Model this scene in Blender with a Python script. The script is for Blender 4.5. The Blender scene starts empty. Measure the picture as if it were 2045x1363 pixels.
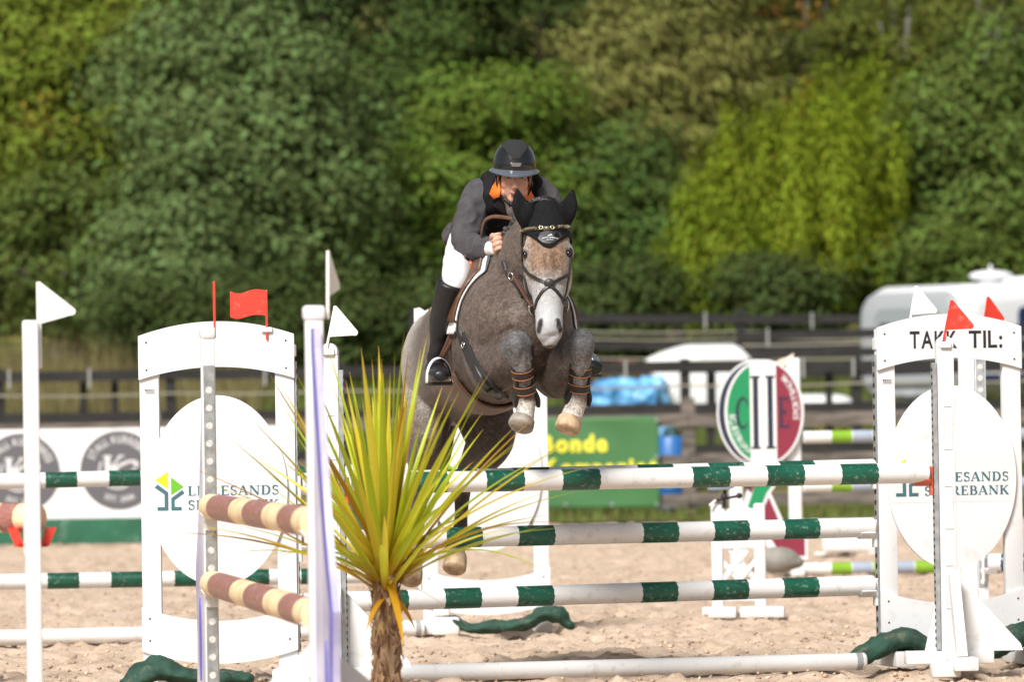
import bpy, bmesh, math, random
import numpy as np
from mathutils import Vector, Matrix, noise
from mathutils.bvhtree import BVHTree

random.seed(7)
RNG = np.random.default_rng(11)
SC = bpy.context.scene
COL = SC.collection
PI = math.pi
R = math.radians
V = Vector

# ------------------------------------------------------------------ camera
W_PX, H_PX = 2045.0, 1363.0
F_PX = 200.0 / 36.0 * W_PX            # 200 mm lens on a 36 mm sensor
CAM = V((0, 0, 1.2))
PITCH = math.atan(148.5 / F_PX)
ROLL = 0.015
_fw = V((0, math.cos(PITCH), math.sin(PITCH)))
_u0 = V((0, -math.sin(PITCH), math.cos(PITCH)))
_r0 = V((1, 0, 0))
_rt = _r0 * math.cos(ROLL) - _u0 * math.sin(ROLL)
_up = _u0 * math.cos(ROLL) + _r0 * math.sin(ROLL)
cam_data = bpy.data.cameras.new('camera')
cam_data.lens = 200
cam_data.sensor_width = 36
cam_data.clip_start = 0.5
cam_data.clip_end = 3000
cam_data.dof.use_dof = True
cam_data.dof.focus_distance = 25.3
cam_data.dof.aperture_fstop = 4.2
cam = bpy.data.objects.new('camera', cam_data)
COL.objects.link(cam)
m3 = Matrix((_rt, _up, -_fw)).transposed()
cam.matrix_world = Matrix.Translation(CAM) @ m3.to_4x4()
SC.camera = cam

def P(px, py, d):
    """world point that stands at depth d (metres along +Y) on the line of sight through a photo pixel"""
    v = _fw + _rt * ((px - W_PX / 2) / F_PX) - _up * ((py - H_PX / 2) / F_PX)
    return CAM + v * (d / v.y)

def PXM(d):
    return F_PX / d

# ------------------------------------------------------------------ light
SUN_EL, SUN_AZ = R(45), R(204)        # azimuth measured clockwise from +Y: behind the camera, a little to the left
world = bpy.data.worlds.new('World')
SC.world = world
world.use_nodes = True
wn = world.node_tree.nodes
wl = world.node_tree.links
wn.clear()
sky = wn.new('ShaderNodeTexSky')
sky.sky_type = 'NISHITA'
sky.sun_disc = False
sky.sun_elevation = SUN_EL
sky.sun_rotation = SUN_AZ
sky.air_density = 1.0
sky.dust_density = 3.0
sky.ozone_density = 1.0
bg = wn.new('ShaderNodeBackground')
bg.inputs['Strength'].default_value = 0.075
hs = wn.new('ShaderNodeHueSaturation')
hs.inputs['Saturation'].default_value = 0.35     # a thin white overcast
wo = wn.new('ShaderNodeOutputWorld')
wl.new(sky.outputs[0], hs.inputs['Color'])
wl.new(hs.outputs[0], bg.inputs[0])
wl.new(bg.outputs[0], wo.inputs[0])
sun_d = bpy.data.lights.new('sun', 'SUN')
sun_d.energy = 4.2
sun_d.angle = R(18)
sun_d.color = (1.0, 0.975, 0.94)
sun = bpy.data.objects.new('sun', sun_d)
COL.objects.link(sun)
_sd = V((math.sin(SUN_AZ) * math.cos(SUN_EL), math.cos(SUN_AZ) * math.cos(SUN_EL), math.sin(SUN_EL)))
sun.rotation_euler = _sd.to_track_quat('Z', 'Y').to_euler()
SC.view_settings.view_transform = 'Standard'
SC.view_settings.look = 'None'
SC.view_settings.gamma = 1.0
SC.view_settings.use_curve_mapping = False
SC.view_settings.exposure = 0.33
SC.render.engine = 'CYCLES'
SC.cycles.use_denoising = True
SC.cycles.max_bounces = 6
SC.cycles.diffuse_bounces = 3
SC.cycles.transparent_max_bounces = 4

# ------------------------------------------------------------------ materials
MATS = {}
def mat(name, col, rough=0.6, metal=0.0, var=0.0, vscale=4.0, bump=0.0, bscale=40.0, col2=None, spec=0.5,
        island=0.0, objrand=0.0, coat=0.0, stretch=None, trans=0.0, detail=4.0, dirt=None, dscale=6.0, damt=0.5):
    if name in MATS:
        return MATS[name]
    m = bpy.data.materials.new(name)
    m.use_nodes = True
    nt = m.node_tree
    N, L = nt.nodes, nt.links
    b = N['Principled BSDF']
    b.inputs['Roughness'].default_value = rough
    b.inputs['Metallic'].default_value = metal
    b.inputs['Specular IOR Level'].default_value = spec
    b.inputs['Coat Weight'].default_value = coat
    c4 = (*col, 1)
    b.inputs['Base Color'].default_value = c4
    out = None
    tc = N.new('ShaderNodeTexCoord')
    vec = tc.outputs['Object']
    if stretch:
        mp = N.new('ShaderNodeMapping')
        mp.inputs['Scale'].default_value = stretch
        L.new(vec, mp.inputs[0]); vec = mp.outputs[0]
    if var or col2:
        n = N.new('ShaderNodeTexNoise')
        n.inputs['Scale'].default_value = vscale
        n.inputs['Detail'].default_value = detail
        L.new(vec, n.inputs['Vector'])
        rp = N.new('ShaderNodeValToRGB')
        rp.color_ramp.elements[0].position = 0.33
        rp.color_ramp.elements[1].position = 0.67
        ca = [max(0, x * (1 - var)) for x in col]
        cb = [min(1, x * (1 + var)) for x in (col2 or col)]
        rp.color_ramp.elements[0].color = (*ca, 1)
        rp.color_ramp.elements[1].color = (*cb, 1)
        L.new(n.outputs['Fac'], rp.inputs[0])
        out = rp.outputs[0]
    if dirt:
        n = N.new('ShaderNodeTexNoise')
        n.inputs['Scale'].default_value = dscale
        n.inputs['Detail'].default_value = 8
        n.inputs['Roughness'].default_value = 0.7
        L.new(tc.outputs['Object'], n.inputs['Vector'])
        rp = N.new('ShaderNodeValToRGB')
        rp.color_ramp.elements[0].position = 0.56
        rp.color_ramp.elements[0].color = (0, 0, 0, 1)
        rp.color_ramp.elements[1].position = 0.72
        rp.color_ramp.elements[1].color = (damt, damt, damt, 1)
        L.new(n.outputs['Fac'], rp.inputs[0])
        mx = N.new('ShaderNodeMix'); mx.data_type = 'RGBA'
        L.new(rp.outputs[0], mx.inputs['Factor'])
        if out: L.new(out, mx.inputs['A'])
        else: mx.inputs['A'].default_value = c4
        mx.inputs['B'].default_value = (*dirt, 1)
        out = mx.outputs['Result']
    if island or objrand:
        src = N.new('ShaderNodeNewGeometry').outputs['Random Per Island'] if island else N.new('ShaderNodeObjectInfo').outputs['Random']
        amt = island or objrand
        mr = N.new('ShaderNodeMapRange')
        mr.inputs['To Min'].default_value = 1 - amt
        mr.inputs['To Max'].default_value = 1 + amt
        L.new(src, mr.inputs[0])
        mr2 = N.new('ShaderNodeMath'); mr2.operation = 'MULTIPLY_ADD'
        mr2.inputs[1].default_value = 0.05; mr2.inputs[2].default_value = 0.475
        L.new(src, mr2.inputs[0])
        h = N.new('ShaderNodeHueSaturation')
        L.new(mr.outputs[0], h.inputs['Value'])
        L.new(mr2.outputs[0], h.inputs['Hue'])
        if out: L.new(out, h.inputs['Color'])
        else: h.inputs['Color'].default_value = c4
        out = h.outputs[0]
    if out:
        L.new(out, b.inputs['Base Color'])
    if bump:
        n = N.new('ShaderNodeTexNoise')
        n.inputs['Scale'].default_value = bscale
        n.inputs['Detail'].default_value = 5
        L.new(vec, n.inputs['Vector'])
        bp = N.new('ShaderNodeBump')
        bp.inputs['Strength'].default_value = bump
        bp.inputs['Distance'].default_value = 0.01
        L.new(n.outputs['Fac'], bp.inputs['Height'])
        L.new(bp.outputs[0], b.inputs['Normal'])
    if trans:
        tr = N.new('ShaderNodeBsdfTranslucent')
        ms = N.new('ShaderNodeMixShader')
        ms.inputs[0].default_value = trans
        if out: L.new(out, tr.inputs[0])
        else: tr.inputs[0].default_value = c4
        L.new(b.outputs[0], ms.inputs[1]); L.new(tr.outputs[0], ms.inputs[2])
        L.new(ms.outputs[0], N['Material Output'].inputs[0])
    MATS[name] = m
    return m

M_white = mat('white_plastic', (0.70, 0.705, 0.71), 0.42, var=0.02, vscale=3, dirt=(0.40, 0.34, 0.27), dscale=11, damt=0.32, bump=0.05, bscale=12)
M_whitew = mat('white_paint', (0.70, 0.695, 0.685), 0.5, var=0.03, vscale=5, dirt=(0.36, 0.28, 0.20), dscale=16, damt=0.5, bump=0.1, bscale=30)
M_green = mat('green_paint', (0.006, 0.072, 0.042), 0.32, var=0.25, vscale=9, dirt=(0.5, 0.55, 0.45), dscale=40, damt=0.5, bump=0.08, bscale=50)
M_steel = mat('galvanised_steel', (0.42, 0.44, 0.45), 0.45, 0.75, var=0.2, vscale=30)
M_hole = mat('dark_hole', (0.02, 0.02, 0.02), 0.8)
M_red = mat('red_plastic', (0.72, 0.045, 0.025), 0.4, var=0.06, dirt=(0.75, 0.3, 0.25), dscale=30, damt=0.5)
M_redcup = mat('faded_red_cup', (0.55, 0.10, 0.05), 0.5, var=0.15, vscale=20)
M_flagw = mat('white_flag_plastic', (0.82, 0.81, 0.77), 0.45, var=0.03)
M_cream = mat('cream_paint', (0.80, 0.58, 0.33), 0.5, var=0.10, vscale=7, col2=(0.86, 0.68, 0.42), dirt=(0.25, 0.15, 0.08), dscale=18, damt=0.5)
M_brown = mat('brown_paint', (0.31, 0.135, 0.11), 0.45, var=0.3, vscale=25, stretch=(1, 8, 8), dirt=(0.60, 0.44, 0.36), dscale=20, damt=0.9)
M_black = mat('black_print', (0.015, 0.014, 0.016), 0.5)
M_teal = mat('teal_print', (0.045, 0.13, 0.155), 0.5)
M_lime = mat('lime_print', (0.55, 0.75, 0.01), 0.5)
M_leafgreen = mat('leaf_green_print', (0.12, 0.42, 0.012), 0.5)
M_greyfaint = mat('label_white', (0.665, 0.67, 0.68), 0.45)

# ------------------------------------------------------------------ mesh helpers
def link(o, parent=None):
    COL.objects.link(o)
    if parent is not None:
        o.parent = parent
    return o

def tag(o, label=None, cat=None, group=None, kind=None):
    if label: o['label'] = label
    if cat: o['category'] = cat
    if group: o['group'] = group
    if kind: o['kind'] = kind
    return o

def thing(name, label, cat, loc=(0, 0, 0), rz=0.0, group=None):
    o = bpy.data.objects.new(name, None)
    o.empty_display_size = 0.1
    o.location = loc
    o.rotation_euler = (0, 0, rz)
    COL.objects.link(o)
    return tag(o, label, cat, group)

def mesh_obj(name, me, mt, parent=None, smooth=True):
    o = bpy.data.objects.new(name, me)
    for m in (mt if isinstance(mt, (list, tuple)) else [mt]):
        me.materials.append(m)
    if smooth:
        me.shade_smooth()
    return link(o, parent)

class MB:
    def __init__(s):
        s.v = []; s.f = []; s.m = []
        s.cur = 0
    def add(s, vs, fs, T=None):
        o = len(s.v)
        for p in vs:
            p = V(p)
            s.v.append(tuple(T @ p) if T is not None else tuple(p))
        for f in fs:
            s.f.append([i + o for i in f]); s.m.append(s.cur)
        return s
    def box(s, c, d, T=None, bev=0.0):
        x, y, z = d[0] / 2, d[1] / 2, d[2] / 2
        if bev <= 0:
            vs = [(a * x, b * y, e * z) for a in (-1, 1) for b in (-1, 1) for e in (-1, 1)]
            fs = [(0, 1, 3, 2), (4, 6, 7, 5), (0, 4, 5, 1), (2, 3, 7, 6), (0, 2, 6, 4), (1, 5, 7, 3)]
        else:
            bm = bmesh.new()
            bmesh.ops.create_cube(bm, size=1)
            for q in bm.verts: q.co = V((q.co.x * 2 * x, q.co.y * 2 * y, q.co.z * 2 * z))
            bmesh.ops.bevel(bm, geom=bm.edges[:], offset=min(bev, x * .9, y * .9, z * .9), segments=2, affect='EDGES', profile=0.5)
            bm.verts.index_update()
            vs = [q.co.copy() for q in bm.verts]; fs = [[q.index for q in f.verts] for f in bm.faces]
            bm.free()
        M = Matrix.Translation(c)
        return s.add(vs, fs, (T @ M) if T is not None else M)
    def prism(s, poly, t0, t1, T=None, axis='Y'):
        """poly: 2-D outline (x,z); extruded along Y from t0 to t1"""
        n = len(poly)
        vs = [(x, t0, z) for x, z in poly] + [(x, t1, z) for x, z in poly]
        if axis == 'X': vs = [(b, a, c) for a, b, c in vs]
        fs = [list(range(n)), list(range(2 * n - 1, n - 1, -1))]
        fs += [(i, i + n, (i + 1) % n + n, (i + 1) % n) for i in range(n)]
        return s.add(vs, fs, T)
    def strip(s, top, bot, t0, t1, T=None):
        """board between two polylines (x,z) of equal length"""
        n = len(top)
        vs = [(x, t0, z) for x, z in top] + [(x, t0, z) for x, z in bot] + [(x, t1, z) for x, z in top] + [(x, t1, z) for x, z in bot]
        fs = []
        for i in range(n - 1):
            a, b = i, i + 1
            fs += [(a, a + n, b + n, b), (a + 2 * n, b + 2 * n, b + 3 * n, a + 3 * n), (a, b, b + 2 * n, a + 2 * n), (a + n, a + 3 * n, b + 3 * n, b + n)]
        fs += [(0, 2 * n, 3 * n, n), (n - 1, 2 * n - 1, 4 * n - 1, 3 * n - 1)]
        return s.add(vs, fs, T)
    def cyl(s, a, b, r0, r1=None, n=16, cap=True):
        a, b = V(a), V(b)
        r1 = r0 if r1 is None else r1
        t = (b - a).normalized()
        u = t.orthogonal().normalized(); w = t.cross(u)
        vs = []
        for c, r in ((a, r0), (b, r1)):
            for i in range(n):
                g = 2 * PI * i / n
                vs.append(c + (u * math.cos(g) + w * math.sin(g)) * r)
        fs = [(i, (i + 1) % n, (i + 1) % n + n, i + n) for i in range(n)]
        if cap: fs += [list(range(n - 1, -1, -1)), list(range(n, 2 * n))]
        return s.add(vs, fs)
    def loft(s, pts, rads, side=None, n=18, sub=4, cap=0.6, T=None):
        vs, fs = loft(pts, rads, side, n, sub, cap)
        return s.add(vs, fs, T)
    def ell(s, c, r, T=None, nu=16, nv=10):
        vs = [(0, 0, r[2])]
        for j in range(1, nv):
            ph = PI * j / nv
            for i in range(nu):
                th = 2 * PI * i / nu
                vs.append((r[0] * math.sin(ph) * math.cos(th), r[1] * math.sin(ph) * math.sin(th), r[2] * math.cos(ph)))
        vs.append((0, 0, -r[2]))
        fs = [(0, 1 + i, 1 + (i + 1) % nu) for i in range(nu)]
        for j in range(nv - 2):
            a = 1 + j * nu
            fs += [(a + i, a + nu + i, a + nu + (i + 1) % nu, a + (i + 1) % nu) for i in range(nu)]
        e = len(vs) - 1; a = 1 + (nv - 2) * nu
        fs += [(a + i, e, a + (i + 1) % nu) for i in range(nu)]
        M = Matrix.Translation(c)
        if T is not None: M = M @ T
        return s.add(vs, fs, M)
    def mesh(s, name='mesh'):
        me = bpy.data.meshes.new(name)
        me.from_pydata(s.v, [], s.f)
        me.polygons.foreach_set('material_index', s.m)
        me.update()
        return me
    def build(s, name, mt, parent=None, smooth=False, auto=None):
        me = s.mesh(name)
        bm = bmesh.new(); bm.from_mesh(me)
        bmesh.ops.recalc_face_normals(bm, faces=bm.faces)
        bm.to_mesh(me); bm.free()
        o = mesh_obj(name, me, mt, parent, smooth or auto is not None)
        if auto is not None:
            me.set_sharp_from_angle(angle=R(auto))
        return o

def _cr(a, b, c, d, t):
    return 0.5 * ((2 * b) + (c - a) * t + (2 * a - 5 * b + 4 * c - d) * t * t + (3 * b - a - 3 * c + d) * t * t * t)

def crpath(pts, sub=6):
    pts = [np.array(p, float) for p in pts]
    out = []
    n = len(pts)
    for i in range(n - 1):
        a = pts[i - 1] if i else 2 * pts[0] - pts[1]
        d = pts[i + 2] if i + 2 < n else 2 * pts[-1] - pts[-2]
        for k in range(sub):
            out.append(_cr(a, pts[i], pts[i + 1], d, k / sub))
    out.append(pts[-1])
    return out

def loft(pts, rads, side=None, n=18, sub=4, cap=0.6):
    rr = [(r, r) if not isinstance(r, (tuple, list)) else r for r in rads]
    pp = [(*p, *r) for p, r in zip([tuple(q) for q in pts], rr)]
    path = crpath(pp, sub) if sub > 1 else [np.array(q, float) for q in pp]
    C = [V(q[:3]) for q in path]
    A = [(max(1e-4, q[3]), max(1e-4, q[4])) for q in path]
    m = len(C)
    rings = []
    prev = V(side) if side is not None else None
    for i in range(m):
        t = (C[min(i + 1, m - 1)] - C[max(i - 1, 0)]).normalized()
        if prev is None: prev = t.orthogonal()
        ref = V(side) if side is not None else prev
        u = ref - t * ref.dot(t)
        if u.length < 1e-5: u = t.orthogonal()
        u.normalize(); w = t.cross(u)
        prev = u
        rings.append((C[i], t, u, w, *A[i]))
    full = []
    if cap > 0:
        c, t, u, w, a, b = rings[0]
        for g in (80, 55, 28):
            k = math.cos(R(g)); full.append((c - t * (min(a, b) * cap * math.sin(R(g))), t, u, w, a * k, b * k))
    full += rings
    if cap > 0:
        c, t, u, w, a, b = rings[-1]
        for g in (28, 55, 80):
            k = math.cos(R(g)); full.append((c + t * (min(a, b) * cap * math.sin(R(g))), t, u, w, a * k, b * k))
    vs = []
    for c, t, u, w, a, b in full:
        for i in range(n):
            g = 2 * PI * i / n
            vs.append(c + u * (a * math.cos(g)) + w * (b * math.sin(g)))
    fs = []
    for j in range(len(full) - 1):
        for i in range(n):
            k = (i + 1) % n
            fs.append((j * n + i, j * n + k, (j + 1) * n + k, (j + 1) * n + i))
    fs.append(list(range(n - 1, -1, -1)))
    fs.append([(len(full) - 1) * n + i for i in range(n)])
    return vs, fs

def evaluated(me, mods):
    """apply modifiers given as (type, {props}) to a mesh and return the result"""
    o = bpy.data.objects.new('tmp', me)
    COL.objects.link(o)
    for ty, pr in mods:
        md = o.modifiers.new('m', ty)
        for k, v in pr.items(): setattr(md, k, v)
    dg = bpy.context.evaluated_depsgraph_get()
    dg.update()
    r = bpy.data.meshes.new_from_object(o.evaluated_get(dg))
    bpy.data.objects.remove(o)
    bpy.data.meshes.remove(me)
    return r

def organic(mb, voxel=0.01, smooth=6, factor=0.5):
    return evaluated(mb.mesh(), [('REMESH', dict(mode='VOXEL', voxel_size=voxel)), ('SMOOTH', dict(factor=factor, iterations=smooth))])

def arr(me):
    a = np.empty(len(me.vertices) * 3, np.float32)
    me.vertices.foreach_get('co', a)
    return a.reshape(-1, 3)

def put(me, a):
    me.vertices.foreach_set('co', np.ascontiguousarray(a, np.float32).ravel()); me.update()

def normals(me):
    a = np.empty(len(me.vertices) * 3, np.float32)
    me.vertex_normals.foreach_get('vector', a)
    return a.reshape(-1, 3)

def shell(me, keep, off, thick, smooth_b=8, loops=None):
    """a sheet lifted off a body: the faces whose vertices satisfy keep, pushed out by off, given a thickness"""
    bm = bmesh.new(); bm.from_mesh(me)
    co = arr(me); mask = keep(co, normals(me))
    bm.verts.ensure_lookup_table()
    dead = [f for f in bm.faces if not all(mask[v.index] for v in f.verts)]
    bmesh.ops.delete(bm, geom=dead, context='FACES')
    loose = [v for v in bm.verts if not v.link_faces]
    bmesh.ops.delete(bm, geom=loose, context='VERTS')
    for v in bm.verts: v.normal_update()
    nm = {v: v.normal.copy() for v in bm.verts}
    for v in bm.verts: v.co += nm[v] * off
    for _ in range(smooth_b):
        new = {}
        for v in bm.verts:
            if v.is_boundary:
                nb = [e.other_vert(v).co for e in v.link_edges if e.is_boundary]
                if len(nb) == 2: new[v] = v.co * 0.4 + (nb[0] + nb[1]) * 0.3
        for v, c in new.items(): v.co = c
    m2 = bpy.data.meshes.new('shell')
    bm.to_mesh(m2); bm.free()
    return evaluated(m2, [('SOLIDIFY', dict(thickness=thick, offset=1.0))])

_glyph = {}
def glyph(ch, bold=0.0):
    k = (ch, bold)
    if k not in _glyph:
        c = bpy.data.curves.new('t', 'FONT')
        c.body = ch; c.size = 1.0; c.offset = bold; c.resolution_u = 4
        o = bpy.data.objects.new('t', c); COL.objects.link(o)
        dg = bpy.context.evaluated_depsgraph_get(); dg.update()
        me = bpy.data.meshes.new_from_object(o.evaluated_get(dg))
        co = arr(me).copy()
        fs = [list(p.vertices) for p in me.polygons]
        bpy.data.objects.remove(o); bpy.data.curves.remove(c); bpy.data.meshes.remove(me)
        w = float(co[:, 0].max()) if len(co) else 0.3
        x0 = float(co[:, 0].min()) if len(co) else 0.0
        _glyph[k] = (co, fs, x0, w)
    return _glyph[k]

def text_add(mb, txt, x, z, h, y=0.0, T=None, bold=0.0, sx=1.0, gap=0.10, width=None, circ=None, space=0.35):
    """flat letters facing -Y. h = cap height. circ=(cx,cz,radius,start_deg,step sign): letters set round a circle"""
    s = h / 0.72
    adv = []; t = 0.0
    for ch in txt:
        if ch == ' ':
            adv.append((ch, t, 0)); t += space * s * sx; continue
        co, fs, x0, x1 = glyph(ch, bold)
        adv.append((ch, t, x0)); t += (x1 - x0 + gap) * s * sx
    k = 1.0
    if width: k = width / (t - gap * s * sx)
    for ch, px, x0 in adv:
        if ch == ' ': continue
        co, fs, _, x1 = glyph(ch, bold)
        if circ is None:
            vs = [(x + (px + (c[0] - x0) * s * sx) * k, y, z + c[1] * s) for c in co]
        else:
            cx, cz, rad, a0, sg = circ
            mid = px * k + (x1 - x0) * s * sx * k / 2
            a = R(a0) - sg * mid / rad
            bx, bz = cx + rad * math.cos(a), cz + rad * math.sin(a)
            tx, tz = (math.sin(a), -math.cos(a)) if sg > 0 else (-math.sin(a), math.cos(a))
            nx, nz = (math.cos(a), math.sin(a)) if sg > 0 else (-math.cos(a), -math.sin(a))
            vs = []
            for c in co:
                lx = (c[0] - x0 - (x1 - x0) / 2) * s * sx * k; lz = c[1] * s
                vs.append((bx + tx * lx + nx * lz, y, bz + tz * lx + nz * lz))
        mb.add(vs, [list(f) for f in fs], T)
    return t * k

# a small book-face alphabet: strokes (x0,z0,x1,z1,width) on a cap height of 1
_S = 0.20; _T = 0.075
def _arc(cx, cz, rx, rz, a0, a1, w0, w1, n=9):
    out = []
    pts = []
    for i in range(n + 1):
        a = R(a0 + (a1 - a0) * i / n)
        pts.append((cx + rx * math.cos(a), cz + rz * math.sin(a), w0 + (w1 - w0) * math.sin(PI * i / n)))
    for p, q in zip(pts[:-1], pts[1:]): out.append((p[0], p[1], q[0], q[1], (p[2] + q[2]) / 2))
    return out
def _stem(x, z0=0, z1=1): return [(x, z0, x, z1, _S), (x - .17, z0 + .03, x + .17, z0 + .03, .06), (x - .17, z1 - .03, x + .17, z1 - .03, .06)]
SERIF = {
    'L': (_stem(.2) + [(.2, .035, .66, .035, _T), (.66, 0, .66, .25, .07)], .72),
    'I': (_stem(.2), .42),
    'E': (_stem(.2) + [(.2, .035, .68, .035, _T), (.2, .965, .66, .965, _T), (.2, .52, .5, .52, _T), (.68, 0, .68, .25, .07), (.66, .78, .66, 1, .07), (.5, .4, .5, .64, .06)], .74),
    'S': (_arc(.33, .74, .21, .225, 20, 270, .07, .17) + _arc(.33, .26, .24, .255, 90, -160, .19, .07) + [(.55, .76, .55, .98, .05), (.1, .02, .1, .27, .05)], .64),
    'A': ([(.08, .03, .42, 1, .075), (.42, 1, .76, .03, _S), (.2, .33, .62, .33, .06), (-.04, .03, .24, .03, .06), (.58, .03, .92, .03, .06)], .9),
    'N': ([(.14, 0, .14, 1, .08), (.14, .97, .8, .03, .19), (.8, 0, .8, 1, .08), (0, .03, .28, .03, .06), (.66, .97, .94, .97, .06), (0, .97, .2, .97, .06)], .95),
    'D': (_stem(.2) + [(.2, .035, .45, .035, _T), (.2, .965, .45, .965, _T)] + _arc(.42, .5, .35, .465, 90, -90, .075, .2), .88),
    'P': (_stem(.2) + [(.2, .965, .42, .965, _T), (.2, .47, .42, .47, _T)] + _arc(.42, .717, .23, .247, 90, -90, .075, .19), .74),
    'R': (_stem(.2) + [(.2, .965, .42, .965, _T), (.2, .48, .42, .48, _T)] + _arc(.42, .722, .21, .242, 90, -90, .075, .19) + [(.4, .48, .74, .03, .19), (.66, .03, .9, .03, .06)], .86),
    'B': (_stem(.2) + [(.2, .965, .42, .965, _T), (.2, .52, .44, .52, _T), (.2, .035, .44, .035, _T)] + _arc(.42, .742, .2, .222, 90, -90, .075, .18) + _arc(.44, .277, .25, .242, 90, -90, .075, .2), .8),
    'K': (_stem(.2) + [(.24, .42, .72, .97, .075), (.4, .58, .76, .03, .19), (.6, .97, .86, .97, .06), (.62, .03, .92, .03, .06)], .9),
    'C': (_arc(.45, .5, .36, .48, 45, 315, .06, .2, 16) + [(.74, .7, .74, .95, .05)], .84),
}
def serif_add(mb, txt, x, z, h, width, y=0.0, T=None):
    tot = sum(SERIF[c][1] + .1 for c in txt) - .1
    k = width / tot
    for c in txt:
        st, w = SERIF[c]
        for i, (x0, z0, x1, z1, wd) in enumerate(st):
            a = V((x0 * k, 0, z0 * h)); b = V((x1 * k, 0, z1 * h))
            d = (b - a)
            if d.length < 1e-6: continue
            d.normalize(); nrm = V((-d.z, 0, d.x))
            wx = wd * (k if abs(d.z) > .5 else h) / 2
            e = d * 0.0
            yy = y - 0.0001 * (i % 7)
            q = [a - nrm * wx - e, b - nrm * wx + e, b + nrm * wx + e, a + nrm * wx - e]
            mb.add([(p.x + x, yy, p.z + z) for p in q], [(0, 1, 2, 3)], T)
        x += (w + .1) * k
# ------------------------------------------------------------------ ground and hill
def vnoise(x, y, s=0, size=256):
    rs = np.random.default_rng(s)
    g = rs.random((size, size))
    xi = np.floor(x).astype(int); yi = np.floor(y).astype(int)
    fx = x - xi; fy = y - yi
    fx = fx * fx * (3 - 2 * fx); fy = fy * fy * (3 - 2 * fy)
    a = g[xi % size, yi % size]; b = g[(xi + 1) % size, yi % size]
    c = g[xi % size, (yi + 1) % size]; d = g[(xi + 1) % size, (yi + 1) % size]
    return (a * (1 - fx) + b * fx) * (1 - fy) + (c * (1 - fx) + d * fx) * fy

def sstep(a, b, x):
    t = np.clip((x - a) / (b - a), 0, 1)
    return t * t * (3 - 2 * t)

def terrain_z(x, y):
    x = np.asarray(x, float); y = np.asarray(y, float)
    z = 0.02 + 0.75 * sstep(66, 75, y) + 1.2 * sstep(74, 88, y) + 0.11 * np.maximum(0, y - 90) + 0.25 * sstep(95, 140, y) * (y - 95) * 0.3
    return z + (vnoise(x * .6, y * .6, 3) - .5) * 0.25 * sstep(66, 80, y) + (vnoise(x * .08, y * .08, 4) - .5) * 3 * sstep(100, 160, y)

def grid_mesh(name, xs, ys, fz):
    X, Y = np.meshgrid(xs, ys)
    Z = fz(X, Y)
    n, m = X.shape
    me = bpy.data.meshes.new(name)
    me.vertices.add(n * m)
    me.vertices.foreach_set('co', np.stack([X, Y, Z], -1).astype(np.float32).ravel())
    i = np.arange((n - 1) * (m - 1)); r = i // (m - 1); c = i % (m - 1)
    q = np.stack([r * m + c, r * m + c + 1, (r + 1) * m + c + 1, (r + 1) * m + c], -1)
    me.loops.add(q.size); me.loops.foreach_set('vertex_index', q.ravel())
    me.polygons.add(len(q)); me.polygons.foreach_set('loop_start', np.arange(len(q)) * 4)
    me.update(); me.validate()
    return me

def sand_mat():
    m = bpy.data.materials.new('arena_sand'); m.use_nodes = True
    N, L = m.node_tree.nodes, m.node_tree.links
    b = N['Principled BSDF']; b.inputs['Roughness'].default_value = 0.95; b.inputs['Specular IOR Level'].default_value = 0.15
    tc = N.new('ShaderNodeTexCoord')
    def nz(scale, det, rough=.6):
        n = N.new('ShaderNodeTexNoise'); n.inputs['Scale'].default_value = scale; n.inputs['Detail'].default_value = det
        n.inputs['Roughness'].default_value = rough; L.new(tc.outputs['Object'], n.inputs['Vector']); return n.outputs['Fac']
    def ramp(f, stops):
        r = N.new('ShaderNodeValToRGB')
        e = r.color_ramp.elements
        e[0].position, e[0].color = stops[0][0], (*stops[0][1], 1)
        e[1].position, e[1].color = stops[-1][0], (*stops[-1][1], 1)
        for p, c in stops[1:-1]:
            q = e.new(p); q.color = (*c, 1)
        L.new(f, r.inputs[0]); return r.outputs[0]
    c1 = ramp(nz(3.0, 8, .7), [(.30, (.42, .30, .215)), (.5, (.58, .445, .335)), (.7, (.67, .53, .42))])
    c2 = ramp(nz(45, 6, .75), [(.30, (.42, .34, .27)), (.45, (.85, .84, .82)), (.60, (1, 1, 1))])
    mx = N.new('ShaderNodeMix'); mx.data_type = 'RGBA'; mx.blend_type = 'MULTIPLY'; mx.inputs['Factor'].default_value = .75
    L.new(c1, mx.inputs['A']); L.new(c2, mx.inputs['B']); L.new(mx.outputs['Result'], b.inputs['Base Color'])
    bp = N.new('ShaderNodeBump'); bp.inputs['Strength'].default_value = .6; bp.inputs['Distance'].default_value = .012
    L.new(nz(60, 6, .7), bp.inputs['Height']); L.new(bp.outputs[0], b.inputs['Normal'])
    return m

def sand_z(x, y):
    near = sstep(12, 20, y) * (1 - sstep(60, 64, y)) * (1 - sstep(8, 12, np.abs(x)))
    a = vnoise(x * 4.5, y * 3.2, 21); b = vnoise(x * 11, y * 8, 22); c = vnoise(x * 26, y * 20, 23); e = vnoise(x * .9, y * .9, 24)
    pits = np.clip(.34 - vnoise(x * 3.1 + 9, y * 2.3, 25), 0, 1) * .16
    clod = np.clip(b - .62, 0, 1) * .075 * (a > .35)
    return near * ((a - .5) * .017 + (b - .5) * .022 + (c - .5) * .022 + (e - .5) * .012 - pits + clod - .012) - .004

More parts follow.
